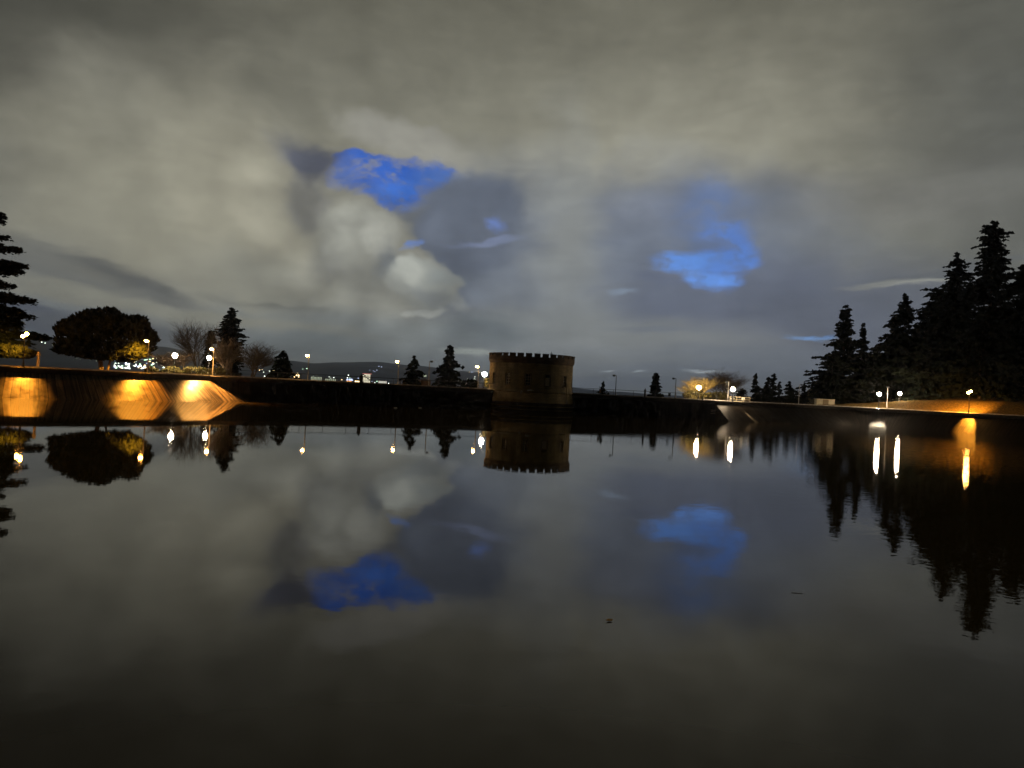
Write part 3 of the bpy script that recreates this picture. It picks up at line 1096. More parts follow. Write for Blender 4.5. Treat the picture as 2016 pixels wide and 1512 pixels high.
def rim_point(px):
    """point on the rim seen under photo column px"""
    d = ray(px, 770)
    k = None
    best = 1e9
    for i in range(NR):
        x, y = RIMP[i, :2]
        if y < 60: continue
        e = abs(x / y - d.x / d.y)
        if e < best: best, k = e, i
    return k


def bank_target(px, py):
    """point of the sloping bank under a photo point"""
    i = rim_point(px)
    x, y = RIMP[i, :2]
    z = max(.1, at(px, py, y - 1.8).z)
    w = 3.5 * (2.9 - z) / 2.9
    return (x - NOUT[i][0] * w, y - NOUT[i][1] * w, z)


def beam(root, px, py, power, angle, col=(1.0, .50, .10), dz=.3):
    hz_ = max(max(v[2] for v in ch.bound_box) for ch in root.children)
    downlight(root, 0, hz_ - dz, *bank_target(px, py), power, angle, col)


beam(lampL1, 40, 782, 36000, 46, (1, .36, .03))
beam(lampL2, 258, 782, 44000, 56, (1, .36, .03))
beam(lampL4, 392, 780, 44000, 84, (1, .44, .09))
beam(lampL12, 1457, 829, 42000, 11, (1, .80, .50), 1.05)
beam(lampL13, 1731, 832, 300000, 24, (1, .82, .55), 1.05)
beam(lampL15, 1916, 840, 240000, 30, (1, .36, .03))
tp_ = at(262, 700, 104)
downlight(lampL2, 0, lampL2.children[0].bound_box[1][2], tp_.x, tp_.y + .5, tp_.z - .3, 46000, 58, (1, .42, .04))
tp_ = at(12, 694, 97)
downlight(lampL1, 0, lampL1.children[0].bound_box[1][2], tp_.x, tp_.y, tp_.z, 20000, 50, (1, .44, .05))
L15z = max(max(v[2] for v in ch.bound_box) for ch in lampL15.children)
downlight(lampL15, 0, L15z, lampL15.location.x + 2, lampL15.location.y + 6, 3.4, 24000, 120, (1, .40, .05))

# ------------------------------------------------------------------ railings and small things on the dam
fr_root = empty('railing', (0, 0, 0))
tag(fr_root, 'long thin dark metal railing along the dam top on both sides of the tower', 'railing')
i0, i1 = idx_near(-41, 110), idx_near(36.2, 135.0)
ids = [(i0 + k) % NR for k in range((i1 - i0) % NR + 1)]
pts = [(RIMP[i, 0] + NOUT[i][0] * .55, RIMP[i, 1] + NOUT[i][1] * .55) for i in ids]
rail = {1.12: MB(), .62: MB(), .15: MB()}
acc = 0.0
posts = []
for k in range(len(pts) - 1):
    a_, b_ = pts[k], pts[k + 1]
    if math.hypot(a_[0] - TX, a_[1] - TY) < 0: continue
    for z_, mb in rail.items():
        mb.tube((a_[0], a_[1], 3.4 + z_), (b_[0], b_[1], 3.4 + z_), .04 if z_ > 1 else .014, n=5, cap=False)
    if acc <= 0:
        posts.append(a_); acc = 2.7
    acc -= math.hypot(b_[0] - a_[0], b_[1] - a_[1])
M_RAIL = mat('railing_paint', (.03, .028, .03), .5, 0, 8, .1)
for z_, mb in rail.items():
    mb.build('top_rail' if z_ > 1 else 'mid_rail' if z_ > .5 else 'bottom_rail', M_RAIL, fr_root)
for x, y in posts:
    MB().tube((x, y, 3.38), (x, y, 4.53), .035, n=6).build('post', M_RAIL, fr_root)


def rail_sign(px, pyc, w, h, m, name, label, cat='sign', gx=.50):
    i = rim_point(px)
    x, y = RIMP[i, :2] + NOUT[i] * gx
    z = at(px, pyc, y).z
    r = empty(name, (x, y, z))
    r.rotation_euler = (0, 0, math.atan2(NOUT[i][0], NOUT[i][1]) * -1)
    tag(r, label, cat)
    MB().box(-w / 2, w / 2, -.02, .0, -h / 2, h / 2).build('panel', m, r)
    MB().box(-w / 2 - .03, w / 2 + .03, .0, .03, -h / 2 - .03, -h / 2 + .03).box(-w / 2 - .03, w / 2 + .03, .0, .03, h / 2 - .03, h / 2 + .03).build('bracket', M_IRON, r)
    return r


rail_sign(1318.5, 777, .46, .5, M_RAIL, 'sign', 'small dark square sign hung on the railing left of the bushes')
rail_sign(1177, 769.5, .34, .62, mat('orange_sign', (.40, .16, .05), .5, 0, 6, .1), 'sign', 'small orange sign on the railing beside the tiny conifer right of the tower')


def capped_post(px, ytop, depth_off, r, label):
    i = rim_point(px)
    x, y = RIMP[i, :2] + NOUT[i] * depth_off
    d = ray(px, 770)
    x = d.x / d.y * y
    h = at(px, ytop, y).z - 3.4
    o = empty('bollard', (x, y, 3.4))
    tag(o, label, 'bollard', 'black capped posts on the dam')
    MB().lathe([(r * 1.2, 0), (r * 1.2, .12), (r, .18), (r, h - .45)], 12).build('shaft', M_IRON, o)
    MB().lathe([(r * 1.15, h - .45), (r * 1.2, h - .36), (r * .8, h - .28), (r * .3, h - .18), (r * .35, h - .1), (.02, h)], 12).build('cap', M_IRON, o)


capped_post(710, 736, 1.2, .3, 'black pointed post standing just left of the bright city tower block')
capped_post(1270, 764, 1.2, .17, 'black pointed post on the dam just left of the narrow cypress')
capped_post(1384, 777, 1.4, .14, 'short black post right under the golden bushes and bright lamp')

fp = at(76, 692, 97)
o = empty('stone_post', (fp.x, 97, 3.4))
tag(o, 'short pinkish stone post with a rounded top beside the far left lamp', 'post')
hh = fp.z - 3.4
MB().lathe([(.24, 0), (.24, .2), (.16, .3), (.15, hh - .6), (.2, hh - .55)], 10).build('shaft', M_BOARD, o)
MB().lathe([(.22, hh - .55), (.26, hh - .4), (.16, hh - .25), (.18, hh - .12), (.03, hh)], 10).build('cap', M_BOARD, o)

# steps railing at the right end of the dam
sr = empty('steps_railing', (at(1437, 790, 141).x, 141, 3.4))
tag(sr, 'pale painted railing of the landing at the right end of the dam', 'railing')
L_ = (at(1475, 790, 141) - at(1437, 790, 141)).x
M_PALE = mat('pale_rail_paint', (.42, .37, .25), .6, 0, 6, .1)
for z_, nm in ((.98, 'top_rail'), (.55, 'mid_rail'), (.14, 'bottom_rail')):
    MB().tube((0, 0, z_), (L_, -.5, z_ - .06), .045, n=6).build(nm, M_PALE, sr)
for k in range(4):
    t_ = k / 3
    MB().tube((L_ * t_, -.5 * t_, -.05), (L_ * t_, -.5 * t_, .99 - .06 * t_), .04, n=6).build('post', M_PALE, sr)
MB().tube((0, 0, .98), (-2.3, -2.2, -1.0), .04, n=6).tube((0, 0, .5), (-2.3, -2.2, -1.48), .03, n=6).build('stair_rail', M_DULL, sr)
sg = empty('sign', (at(1463, 785, 143).x, 143, 3.4))
tag(sg, 'small white sign on a short post behind the pale landing railing', 'sign')
sgz = at(1463, 785, 143).z - 3.4
MB().tube((0, 0, -.05), (0, 0, sgz), .03, n=6).build('post', M_GALV, sg)
MB().box(-.28, .28, -.05, -.03, sgz - .28, sgz + .22).build('panel', M_PAINT, sg)

# step irons in the dam wall
d_ = ray(1404, 812)
i = rim_point(1410)
y_ = RIMP[i, 1] - .35
lad = empty('step_irons', (d_.x / d_.y * y_, y_, 0))
tag(lad, 'three short pale step irons set in the black dam wall near its right end', 'ladder')
for k, py_ in enumerate((807.8, 811.2, 814.6)):
    z_ = at(1410, py_, y_).z
    MB().tube((-.38, 0, z_), (.38, 0, z_), .035, n=6).tube((-.38, 0, z_), (-.38, .5, z_), .035, n=6).tube((.38, 0, z_), (.38, .5, z_), .035, n=6).build('rung', M_PALE, lad)

# white cabinet near the right shore
cp = at(1625, 800, 164)
cab = empty('utility_cabinet', (cp.x, 164, 3.38))
tag(cab, 'long low white cabinet with a darker middle door below the dark conifers', 'cabinet')
ch_ = at(1625, 785.5, 164).z - 3.38
M_CAB = mat('cabinet_paint', (.42, .38, .26), .6, .05, 3, .12)
M_CAB2 = mat('cabinet_door', (.16, .12, .06), .6, .05, 3, .12)
MB().box(-1.95, 1.95, 0, 1.2, .15, ch_ - .08).build('body', M_CAB, cab)
MB().box(-2.03, 2.03, -.08, 1.3, ch_ - .08, ch_).build('lid', M_CAB, cab)
MB().box(-2.0, 2.0, .05, 1.15, -.2, .149).build('base', M_COPING, cab)
MB().box(-.62, .62, -.04, -.003, .2, ch_ - .12).build('door', M_CAB2, cab)
for s_ in (-1, 1):
    MB().box(s_ * 1.3 - .6, s_ * 1.3 + .6, -.03, -.003, .22, ch_ - .12).build('panel', M_CAB, cab)

# slatted shelter behind the dam
shx = at(818, 757, 172)
sh = empty('picnic_shelter', (shx.x, 172, -1.0))
tag(sh, 'low warm lit timber shelter with a slatted roof edge behind the small pointed conifer', 'shelter')
M_TIM = mat('brown_timber', (.16, .09, .04), .8, .2, 4, .3)
top_z = at(818, 745, 172).z + 1
MB().box(-3.4, 3.4, -2, 2, top_z - .35, top_z - .2).build('roof', M_IRON, sh)
st_ = MB()
for k in range(28):
    st_.box(-3.4 + k * .25, -3.32 + k * .25, -2.1, -2.02, top_z - .9, top_z - .05)
st_.build('slatted_fascia', M_TIM, sh)
for k in range(5):
    MB().box(-3.3 + k * 1.62, -3.12 + k * 1.62, -1.9, -1.7, 0, top_z - .36).build('post', M_TIM, sh)
MB().box(-3.2, 3.2, 1.7, 1.8, 0, top_z - .4).build('back_wall', M_TIM, sh)

# floating things on the water
lp_ = at(1199, 1223, 13.0)
dr = ray(1199, 1223); t_ = -CAMZ / dr.z
lf = Vector((dr.x * t_, dr.y * t_, 0))
lv, lfc = [], []
for k in range(11):
    u = k / 10 * 2 - 1
    w_ = .034 * (1 - abs(u) ** 2.2) + .002
    for s_ in (-1, 0, 1):
        lv.append((u * .07, s_ * w_, .006 + .022 * u * u + .02 * abs(s_) * (1 - u * u)))
for k in range(10):
    for s_ in range(2):
        b_ = k * 3 + s_
        lfc.append((b_, b_ + 3, b_ + 4, b_ + 1))
M_LEAF = mat('fallen_leaf', (.85, .48, .16), .5, 0, 30, .1)
leaf = mesh_np('floating_leaf', lv, lfc, M_LEAF, smooth=True)
leaf.location = (lf.x, lf.y, .002); leaf.rotation_euler = (.25, 0, .5)
sol = leaf.modifiers.new('thick', 'SOLIDIFY'); sol.thickness = .003
tag(leaf, 'small curled orange brown leaf floating alone on the near water', 'leaf')
dr = ray(1570, 1168); t_ = -CAMZ / dr.z
fv, ff2 = [], []
for k in range(13):
    u = k / 12 * 2 - 1
    w_ = .022 * (1 - abs(u + .1) ** 2) + .002
    for s_ in (-1, 0, 1):
        fv.append((u * .12, s_ * max(w_, .002), .004 + .006 * u * u + (.004 if s_ == 0 else 0)))
for k in range(12):
    for s_ in range(2):
        b_ = k * 3 + s_
        ff2.append((b_, b_ + 3, b_ + 4, b_ + 1))
fe = mesh_np('floating_feather', fv, ff2, mat('feather', (.6, .6, .58), .7, 0, 30, .1), smooth=True)
fe.location = (dr.x * t_, dr.y * t_, .002); fe.rotation_euler = (0, 0, -.12)
sol = fe.modifiers.new('thick', 'SOLIDIFY'); sol.thickness = .003
tag(fe, 'thin grey feather floating flat on the water at right', 'feather')
for px_, py_, lab in ((779, 803.5, 'tiny pale scrap floating below the black dam wall, left of two'), (827, 803.5, 'tiny pale scrap floating below the black dam wall, right of two')):
    dr = ray(px_, py_); t_ = -CAMZ / dr.z
    bx = MB().lathe([(.05, 0), (.16, .03), (.14, .10), (.03, .13)], 8).build('floating_scrap', M_PAINT)
    bx.location = (dr.x * t_, dr.y * t_, -.01); bx.scale = (1.8, .8, 1)
    tag(bx, lab, 'litter')

# ------------------------------------------------------------------ trees
def conifer(px, ytop, depth, width_px, label, group=None, seed=0, leaf='dark', dens=1.0, droop=.35, power=.8, zbase=None, skirt=.06, name='conifer', narrow=False, gaps=.25, lean=0.0, size=None, ragged=0.0):
    rs = np.random.default_rng(seed + 100)
    top = at(px, ytop, depth)
    z0 = zbase if zbase is not None else gz(top.x, depth)
    H = top.z - z0
    Wm = width_px * depth / F / 2 * (1.0 if narrow else 1.22)
    lobe = rs.uniform(0, 6.28, 4)
    root = empty(name, (top.x, depth, z0))
    tag(root, label, 'tree', group)
    MB().tube((0, 0, -.3), (0, 0, H * .55), max(.12, H * .016), max(.07, H * .009), 8).tube((0, 0, H * .55), (0, 0, H * .985), max(.07, H * .009), .02, 6).build('trunk', M_BARK, root)
    nl = int(max(14, H * 1.35) * (1.5 if narrow else 1) * (1 - .35 * ragged))
    S = []      # sprays: origin, dir, length, width
    for li in range(nl):
        t = (li + rs.uniform(0, .8)) / nl            # 0 top .. 1 bottom
        z = H * (1 - t * (1 - skirt)) - .01 * H
        R = Wm * (t ** power) * rs.uniform(.68, 1.08) * (1 + .16 * math.sin(z * .9 + lobe[0]) * min(1, t * 3))
        if t < .03: R = max(R, Wm * .05)
        if narrow:
            R = Wm * min(1, (t * 2.6 + .04) ** .7) * rs.uniform(.85, 1.08)
        nb = int(rs.integers(6, 10) * dens) + (2 if t > .5 else 0)
        for b_ in range(nb):
            if rs.random() < gaps * .6: continue
            ph = rs.uniform(0, 2 * math.pi)
            L = R * rs.uniform(.6, 1.1) * (1 + (.18 + .12 * ragged) * math.sin(2 * ph + lobe[1] + z * .25)) * (1 + ragged * .22 * math.sin(z * 2.3 + ph * 3 + lobe[2]))
            if rs.random() < .08 + .06 * ragged: L *= 1.2 + .12 * ragged
            zz = z + rs.uniform(-.5, .5) * H / nl
            up = rs.uniform(-.05, .34) + ragged * rs.uniform(0, .25)
            zz += ragged * rs.uniform(-.8, .8) * H / nl
            ns = max(3, int(L / (H / nl) * (3.2 + 2.6 * ragged)))
            for k in range(ns):
                f_ = (k + rs.random()) / ns
                r_ = L * (0.08 + .92 * f_)
                zc = zz + up * r_ - droop * r_ * f_ - .02
                side = rs.uniform(-1, 1) * (1 - f_ * .7) * L * .26
                cx_, cy_ = math.cos(ph) * r_ - math.sin(ph) * side, math.sin(ph) * r_ + math.cos(ph) * side
                ln = (size or H / nl * (1.5 - .6 * ragged)) * rs.uniform(.7, 1.4) * (1.1 - .35 * f_)
                a2 = ph + rs.uniform(-.7, .7) + (.6 if side > 0 else -.6) * (1 - f_)
                dz_ = rs.uniform(-.75, .25)
                S.append((cx_, cy_, zc, math.cos(a2), math.sin(a2), dz_, ln, ln * rs.uniform(.26, .5)))
    # leader
    for k in range(8):
        S.append((0, 0, H * (1 - .012 * k), rs.uniform(-1, 1), rs.uniform(-1, 1), .6, H * .02 * (1 + k * .35), H * .008))
    S = np.array(S)
    n = len(S)
    O = S[:, :3]; D = S[:, 3:6] / np.linalg.norm(S[:, 3:6], axis=1)[:, None]
    rnd = rs.normal(size=(n, 3)); rnd[:, 2] *= .9
    U = np.cross(D, rnd); U /= np.linalg.norm(U, axis=1)[:, None]
    ln, w = S[:, 6:7], S[:, 7:8]
    v0 = O - D * ln * .35; v1 = O + U * w; v2 = O + D * ln * .65; v3 = O - U * w
    Vv = np.stack([v0, v1, v2, v3], 1).reshape(-1, 3)
    Fq = np.arange(4 * n).reshape(-1, 4)
    mesh_np('crown', Vv, Fq, M_FOL[leaf], root)
    return root


def round_tree(px, py, depth, wpx, hpx, label, seed=1, leaf='holly', zbase=3.4, n=15000, ls=.26, name='round_tree', group=None, stems=5, flat=.35, fill=.55, round_top=False):
    """dense dome of leaf sprays; (px,py) centre of crown, wpx x hpx size in photo pixels"""
    rs = np.random.default_rng(seed)
    c0 = at(px, py, depth)
    a, b_ = wpx * depth / F / 2, hpx * depth / F / 2
    root = empty(name, (c0.x, depth, zbase))
    tag(root, label, 'tree' if stems else 'shrub', group)
    cz = c0.z - zbase
    d = rs.normal(size=(n, 3)); d /= np.linalg.norm(d, axis=1)[:, None]
    # lumpy radius
    lob = rs.normal(size=(90, 3)); lob /= np.linalg.norm(lob, axis=1)[:, None]
    amp = rs.uniform(-.14, .15, 90) * (1.0 if round_top else .6)
    bump = (np.exp(26 * (d @ lob.T - 1)) * amp).sum(1)
    r = (fill + (1 - fill) * rs.random(n) ** .5) * (1 + bump)
    if round_top: d2 = np.sign(d) * np.abs(d) ** .82
    else: d2 = d
    P = d2 * r[:, None] * [a, a * .9, b_]
    low = P[:, 2] < -b_ * flat
    P[low, 2] = -b_ * flat + (P[low, 2] + b_ * flat) * (.5 if round_top else -.55)
    if round_top:
        keep = rs.random(n) < np.clip(.25 + 1.3 * np.abs(np.sin(P[:, 0] * 1.7 + 1) * np.sin(P[:, 2] * 2.1) * np.cos(P[:, 1] * 1.3 + .4)) + (r < .85), 0, 1)
        P, d, r = P[keep], d[keep], r[keep]
        n = len(P)
    O = P + [0, 0, cz]
    D = d * [1, 1, .8] + [0, 0, .9] + rs.normal(size=(n, 3)) * .45
    D /= np.linalg.norm(D, axis=1)[:, None]
    U = np.cross(D, rs.normal(size=(n, 3))); U /= np.linalg.norm(U, axis=1)[:, None]
    ln = ls * rs.uniform(.6, 1.6, (n, 1)); ln[r > .96] *= 1.5; w = ln * rs.uniform(.3, .5, (n, 1))
    Vv = np.stack([O - D * ln * .4, O + U * w, O + D * ln * .9, O - U * w], 1).reshape(-1, 3)
    mesh_np('crown', Vv, np.arange(4 * n).reshape(-1, 4), M_FOL[leaf], root)
    if stems:
        tr = MB()
        for k in range(stems):
            x0, y0 = rs.uniform(-.9, .9) * a * .12, rs.uniform(-.4, .4)
            tr.tube((x0, y0, -.2), (x0 * 2.6 + rs.uniform(-.4, .4), y0 * 2, cz), .17, .08, 7)
        tr.build('trunk', M_BARK, root)
    return root


def bare_tree(px, ytop, depth, wpx, label, seed=1, zbase=3.2, levels=5, group=None, upright=.5, stems=3, m=None, name='bare_tree', thick=1.0):
    rs = random.Random(seed)
    top = at(px, ytop, depth)
    H = top.z - zbase
    W_ = wpx * depth / F / 2
    root = empty(name, (top.x, depth, zbase))
    tag(root, label, 'tree', group)
    trunk, tw = MB(), MB()

    def grow(p, d, L, r, lv):
        segs = 3 if lv < 3 else 2
        q = p
        for s in range(segs):
            d = (d + Vector((rs.uniform(-1, 1), rs.uniform(-1, 1), rs.uniform(-.3, .6))) * .16).normalized()
            q2 = q + d * (L / segs)
            mb = trunk if lv < 2 else tw
            mb.tube(q, q2, r * (1 - .25 * s / segs), r * (1 - .25 * (s + 1) / segs), 5 if lv < 2 else 3, cap=False)
            if lv < levels and s >= (1 if lv == 0 else 0):
                for _ in range(2 if lv < 3 else 2):
                    a = rs.uniform(0, 6.283)
                    sp = rs.uniform(.45, .95)
                    nd_ = (d + Vector((math.cos(a) * sp, math.sin(a) * sp, rs.uniform(-.1, .35) * upright * 2))).normalized()
                    grow(q2, nd_, L * rs.uniform(.55, .8), r * .55, lv + 1)
            q = q2
    for k in range(stems):
        a = rs.uniform(0, 6.283)
        sp = W_ / H * .7 * rs.uniform(.2, 1)
        grow(Vector((rs.uniform(-.3, .3), rs.uniform(-.3, .3), -.1)), Vector((math.cos(a) * sp, math.sin(a) * sp * .6, 1)).normalized(), H * .42 * rs.uniform(.8, 1.05), .11 * thick, 0)
    # scale to the height and width seen in the photo
    for mb in (trunk, tw):
        pass
    allv = trunk.v + tw.v
    zm = sorted(v[2] for v in allv)[int(len(allv) * .998)]
    xs = sorted(abs(v[0]) for v in allv)[int(len(allv) * .985)]
    kz, kx = H / zm, W_ / xs
    for mb in (trunk, tw):
        mb.v = [(v[0] * kx, v[1] * kx, v[2] * kz) for v in mb.v]
    trunk.build('trunk', m or M_TWIG, root)
    tw.build('branches', m or M_TWIG, root)
    return root


# left group
def cedar(px_trunk, depth, tiers, ztop_px, label, seed=3, zbase=3.4):
    rs = np.random.default_rng(seed)
    t0 = at(px_trunk, ztop_px, depth)
    H = t0.z - zbase
    root = empty('cedar', (t0.x, depth, zbase))
    tag(root, label, 'tree')
    MB().tube((0, 0, -.3), (0, 0, H * .6), .55, .3, 10).tube((0, 0, H * .6), (0, 0, H), .3, .05, 8).build('trunk', M_BARK, root)
    S = []
    lim = MB()
    for (py, tip_px) in tiers:
        tip = at(tip_px, py, depth)
        z = tip.z - zbase
        Lm = tip.x - t0.x
        nb = 9
        for b_ in range(nb):
            ph = (0 if b_ == 0 else rs.uniform(0, 2 * math.pi))
            if b_ in (1, 2): ph = rs.uniform(-.5, .5)
            L = Lm * (1 if b_ == 0 else rs.uniform(.55, .98))
            zz = z + rs.uniform(-.25, .25) + (0 if b_ == 0 else rs.uniform(-.2, .5))
            lim.tube((0, 0, zz + .3), (math.cos(ph) * L * .9, math.sin(ph) * L * .9, zz), .12, .03, 5)
            ns = int(L * 60)
            for k in range(ns):
                f_ = rs.random() ** .7
                side = rs.normal() * (.06 + .16 * math.sin(min(1, (1.02 - f_) * 1.2) * 1.6)) * L * .9
                r_ = L * (.1 + .9 * f_)
                zc = zz + rs.normal() * .14 + .15 * (1 - f_) - abs(side) * .06 - .12 * f_ + rs.choice([0, 0, .0, -.35]) * rs.random()
                a2 = ph + rs.uniform(-.9, .9)
                S.append((math.cos(ph) * r_ - math.sin(ph) * side, math.sin(ph) * r_ + math.cos(ph) * side, zc, math.cos(a2), math.sin(a2), rs.uniform(-.45, .25), rs.uniform(.3, .7), rs.uniform(.07, .16)))
    S = np.array(S); n = len(S)
    O = S[:, :3]; D = S[:, 3:6] / np.linalg.norm(S[:, 3:6], axis=1)[:, None]
    U = np.cross(D, rs.normal(size=(n, 3))); U /= np.linalg.norm(U, axis=1)[:, None]
    ln, w = S[:, 6:7], S[:, 7:8]
    Vv = np.stack([O - D * ln * .4, O + U * w, O + D * ln * .6, O - U * w], 1).reshape(-1, 3)
    mesh_np('crown', Vv, np.arange(4 * n).reshape(-1, 4), M_FOL['dark'], root)
    lim.build('branches', M_BARK, root)
    return root


cedar(-52, 104, [(418, 6), (434, 8), (468, 18), (490, 38), (520, 44), (532, 40), (560, 22), (588, 58), (606, 38), (622, 62), (640, 40), (662, 92), (676, 60), (692, 30)], 395,
      'huge dark cedar with flat layered branches reaching in from the left edge')
round_tree(10, 693, 97, 110, 26, 'low yellow lit shrub under the left cedar branches', seed=21, leaf='holly', n=2600, ls=.22, stems=0, name='shrub', flat=.8)
round_tree(210, 668, 106, 150, 112, 'big dome shaped dark evergreen tree, its right side lit orange by a lamp', seed=4, n=34000, ls=.27, zbase=3.4, flat=.45, round_top=True)
bare_tree(395, 632, 150, 100, 'leafless tree with fine twigs standing between the round tree and the cypress', seed=5, levels=4, stems=4, zbase=3.0)
bare_tree(500, 672, 150, 90, 'low leafless tree spreading to the right of the cypress', seed=8, levels=4, stems=4, zbase=3.0)
bare_tree(455, 664, 124, 66, 'thin leafless stems lit by the lamps in front of the cypress', seed=18, levels=3, stems=7, zbase=3.2, upright=.9)
bare_tree(350, 690, 130, 80, 'small leafless tree lit warmly behind the white globe lamp', seed=12, levels=4, stems=4, zbase=3.1)
conifer(457, 607, 185, 54, 'tall narrow dark cypress, the highest tree between round tree and tower', seed=31, narrow=True, dens=2.3, droop=.1, gaps=.1, name='cypress', skirt=.02)
conifer(416, 650, 185, 26, 'small narrow dark conifer just left of the tall cypress', seed=32, narrow=True, dens=1.8, droop=.1, gaps=.1, name='cypress')
conifer(558, 691, 140, 62, 'small drooping dark cedar on the skyline just left of a lamp', seed=37, dens=1.3, droop=.55, power=.55, zbase=2.0, gaps=.2)
GH = 'clipped shrubs behind the rim on the left'
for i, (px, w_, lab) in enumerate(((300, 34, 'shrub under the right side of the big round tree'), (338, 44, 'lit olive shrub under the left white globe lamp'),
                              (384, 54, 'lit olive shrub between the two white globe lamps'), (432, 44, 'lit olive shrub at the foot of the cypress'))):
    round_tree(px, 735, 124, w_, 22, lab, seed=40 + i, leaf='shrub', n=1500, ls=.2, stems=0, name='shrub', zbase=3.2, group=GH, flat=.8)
# centre
conifer(817, 702, 152, 54, 'small pointed conifer behind the dam, right of a lit lamp', seed=51, dens=1.3, droop=.3, zbase=1.5, gaps=.3, power=.65)
conifer(886, 680, 178, 74, 'larger broad conifer behind the dam just left of the tower', seed=52, dens=1.3, droop=.3, zbase=-.5, gaps=.3, power=.62)
conifer(1188, 751, 150, 34, 'tiny sparse conifer peeping over the dam right of the tower', seed=53, dens=.8, droop=.25, zbase=1.4, gaps=.5)
conifer(1292, 734, 190, 50, 'narrow pointed dark cypress alone on the dam right of the tower', seed=54, narrow=False, dens=2.2, droop=.15, power=.85, gaps=.0, name='cypress', zbase=-3)
round_tree(925, 757, 165, 34, 18, 'low dark bush behind the dam between broad conifer and tower', seed=55, leaf='dark', n=700, ls=.3, stems=0, name='shrub', zbase=1.6, flat=.9)
round_tree(966, 755, 147, 26, 22, 'lit golden bush squeezed behind the bright lamp at the tower edge', seed=56, leaf='shrub', n=900, ls=.2, stems=0, name='shrub', zbase=3.0, flat=.9)
# right of the dam
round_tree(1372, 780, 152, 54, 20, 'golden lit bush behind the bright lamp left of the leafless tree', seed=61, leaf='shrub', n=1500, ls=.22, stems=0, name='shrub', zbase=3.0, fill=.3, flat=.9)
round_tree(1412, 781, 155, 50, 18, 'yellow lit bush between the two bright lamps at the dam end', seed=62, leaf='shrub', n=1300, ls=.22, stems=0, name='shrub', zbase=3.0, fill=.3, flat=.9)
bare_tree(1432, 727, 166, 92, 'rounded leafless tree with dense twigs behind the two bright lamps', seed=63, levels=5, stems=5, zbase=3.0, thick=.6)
bare_tree(1380, 743, 153, 70, 'leafless golden lit tree spreading around the left bright lamp right of the dam', seed=64, levels=4, stems=9, zbase=3.0, thick=.8, m=mat('lamplit_twigs', (.50, .37, .12), .9, 0, 6, spec=.05))  # lamp glow put into a brighter copy of the twig colour
GL = 'low dark conifers on the skyline at right'
for i, (px, yt, dp, w_, lab) in enumerate(((1488, 737, 186, 22, 'slim dark conifer just right of the leafless tree'), (1512, 742, 190, 26, 'dark conifer left of a slightly taller one in the low group'),
                                       (1524, 735, 188, 22, 'tallest slim dark conifer of the low group'), (1535, 752, 192, 16, 'tiny dark conifer just right of the tallest of the low group'),
                                       (1554, 752, 196, 36, 'broad low dark conifer left of the grey unlit lamp'), (1583, 757, 196, 22, 'small dark conifer touching the grey unlit lamp at right'),
                                       (1505, 762, 182, 60, 'wide low dark conifer filling the gap below the slim ones'), (1566, 768, 182, 70, 'wide low dark conifer behind the grey unlit lamp'),
                                       (1462, 765, 180, 50, 'wide low dark conifer behind the pale landing railing'))):
    conifer(px, yt, dp, w_, lab, GL, seed=70 + i, dens=1.2, droop=.15, zbase=2.5, gaps=.2, power=.6)
GR = 'tall dark conifers on the right hillside'
for i, (px, yt, dp, w_, pw, lab) in enumerate((
        (1665, 604, 183, 104, .62, 'pointed dark conifer standing first on the left of the big right group'),
        (1700, 640, 188, 44, .8, 'slender dark conifer just right of the first pointed one'),
        (1640, 690, 178, 92, .5, 'low spreading dark conifer with drooping tips at the left foot of the right group'),
        (1783, 587, 186, 96, .6, 'pointed dark conifer in the middle of the right group above the white lamps'),
        (1762, 622, 180, 90, .6, 'broad dark conifer leaning on the left of the middle pointed one'),
        (1822, 607, 184, 74, .5, 'blunt topped dark conifer between the middle one and the giants'),
        (1885, 504, 178, 130, .62, 'second tallest dark conifer on the left shoulder of the giant'),
        (1957, 437, 172, 170, .6, 'tallest giant dark conifer near the right edge'),
        (2022, 520, 168, 150, .5, 'dark conifer cut off by the right edge behind the glowing grass'),
        (1850, 570, 192, 110, .5, 'dark conifer filling behind the second tallest one'),
        (1725, 690, 176, 84, .5, 'low dark conifer above the left white lamp'),
        (1935, 620, 158, 190, .5, 'broad lower dark conifer standing in front of the giant'),
        (1832, 665, 165, 130, .5, 'broad low dark conifer behind the right white lamp'),
        (2070, 560, 175, 200, .5, 'dark conifer just outside the right edge with branches reaching in'))):
    conifer(px, yt, dp, w_, lab, GR, seed=90 + i, dens=2.2, droop=.25, ragged=1.0, power=pw, gaps=.12, zbase=max(3.2, gz(at(px, yt, dp).x, dp) - .2), skirt=.02)

# ------------------------------------------------------------------ city beyond the park
EM = {k: lampmat('city_' + k, c_, s_) for k, c_, s_ in (('white', (.85, .95, .8), 6.0), ('warm', (1, .72, .35), 4.5), ('green', (.6, 1, .65), 3.5), ('blue', (.55, .65, 1), 2.2),
                                                      ('orange', (1, .45, .12), 1.4), ('red', (1, .12, .08), 1.6), ('dim', (.75, .85, .6), .8), ('pane', (1, .92, .66), 1.1))}
M_WALLC = mat('city_wall', (.30, .27, .24), .8, 0, .1, .2)
M_ROOFC = mat('city_roof', (.10, .09, .09), .8, 0, .1, .2)


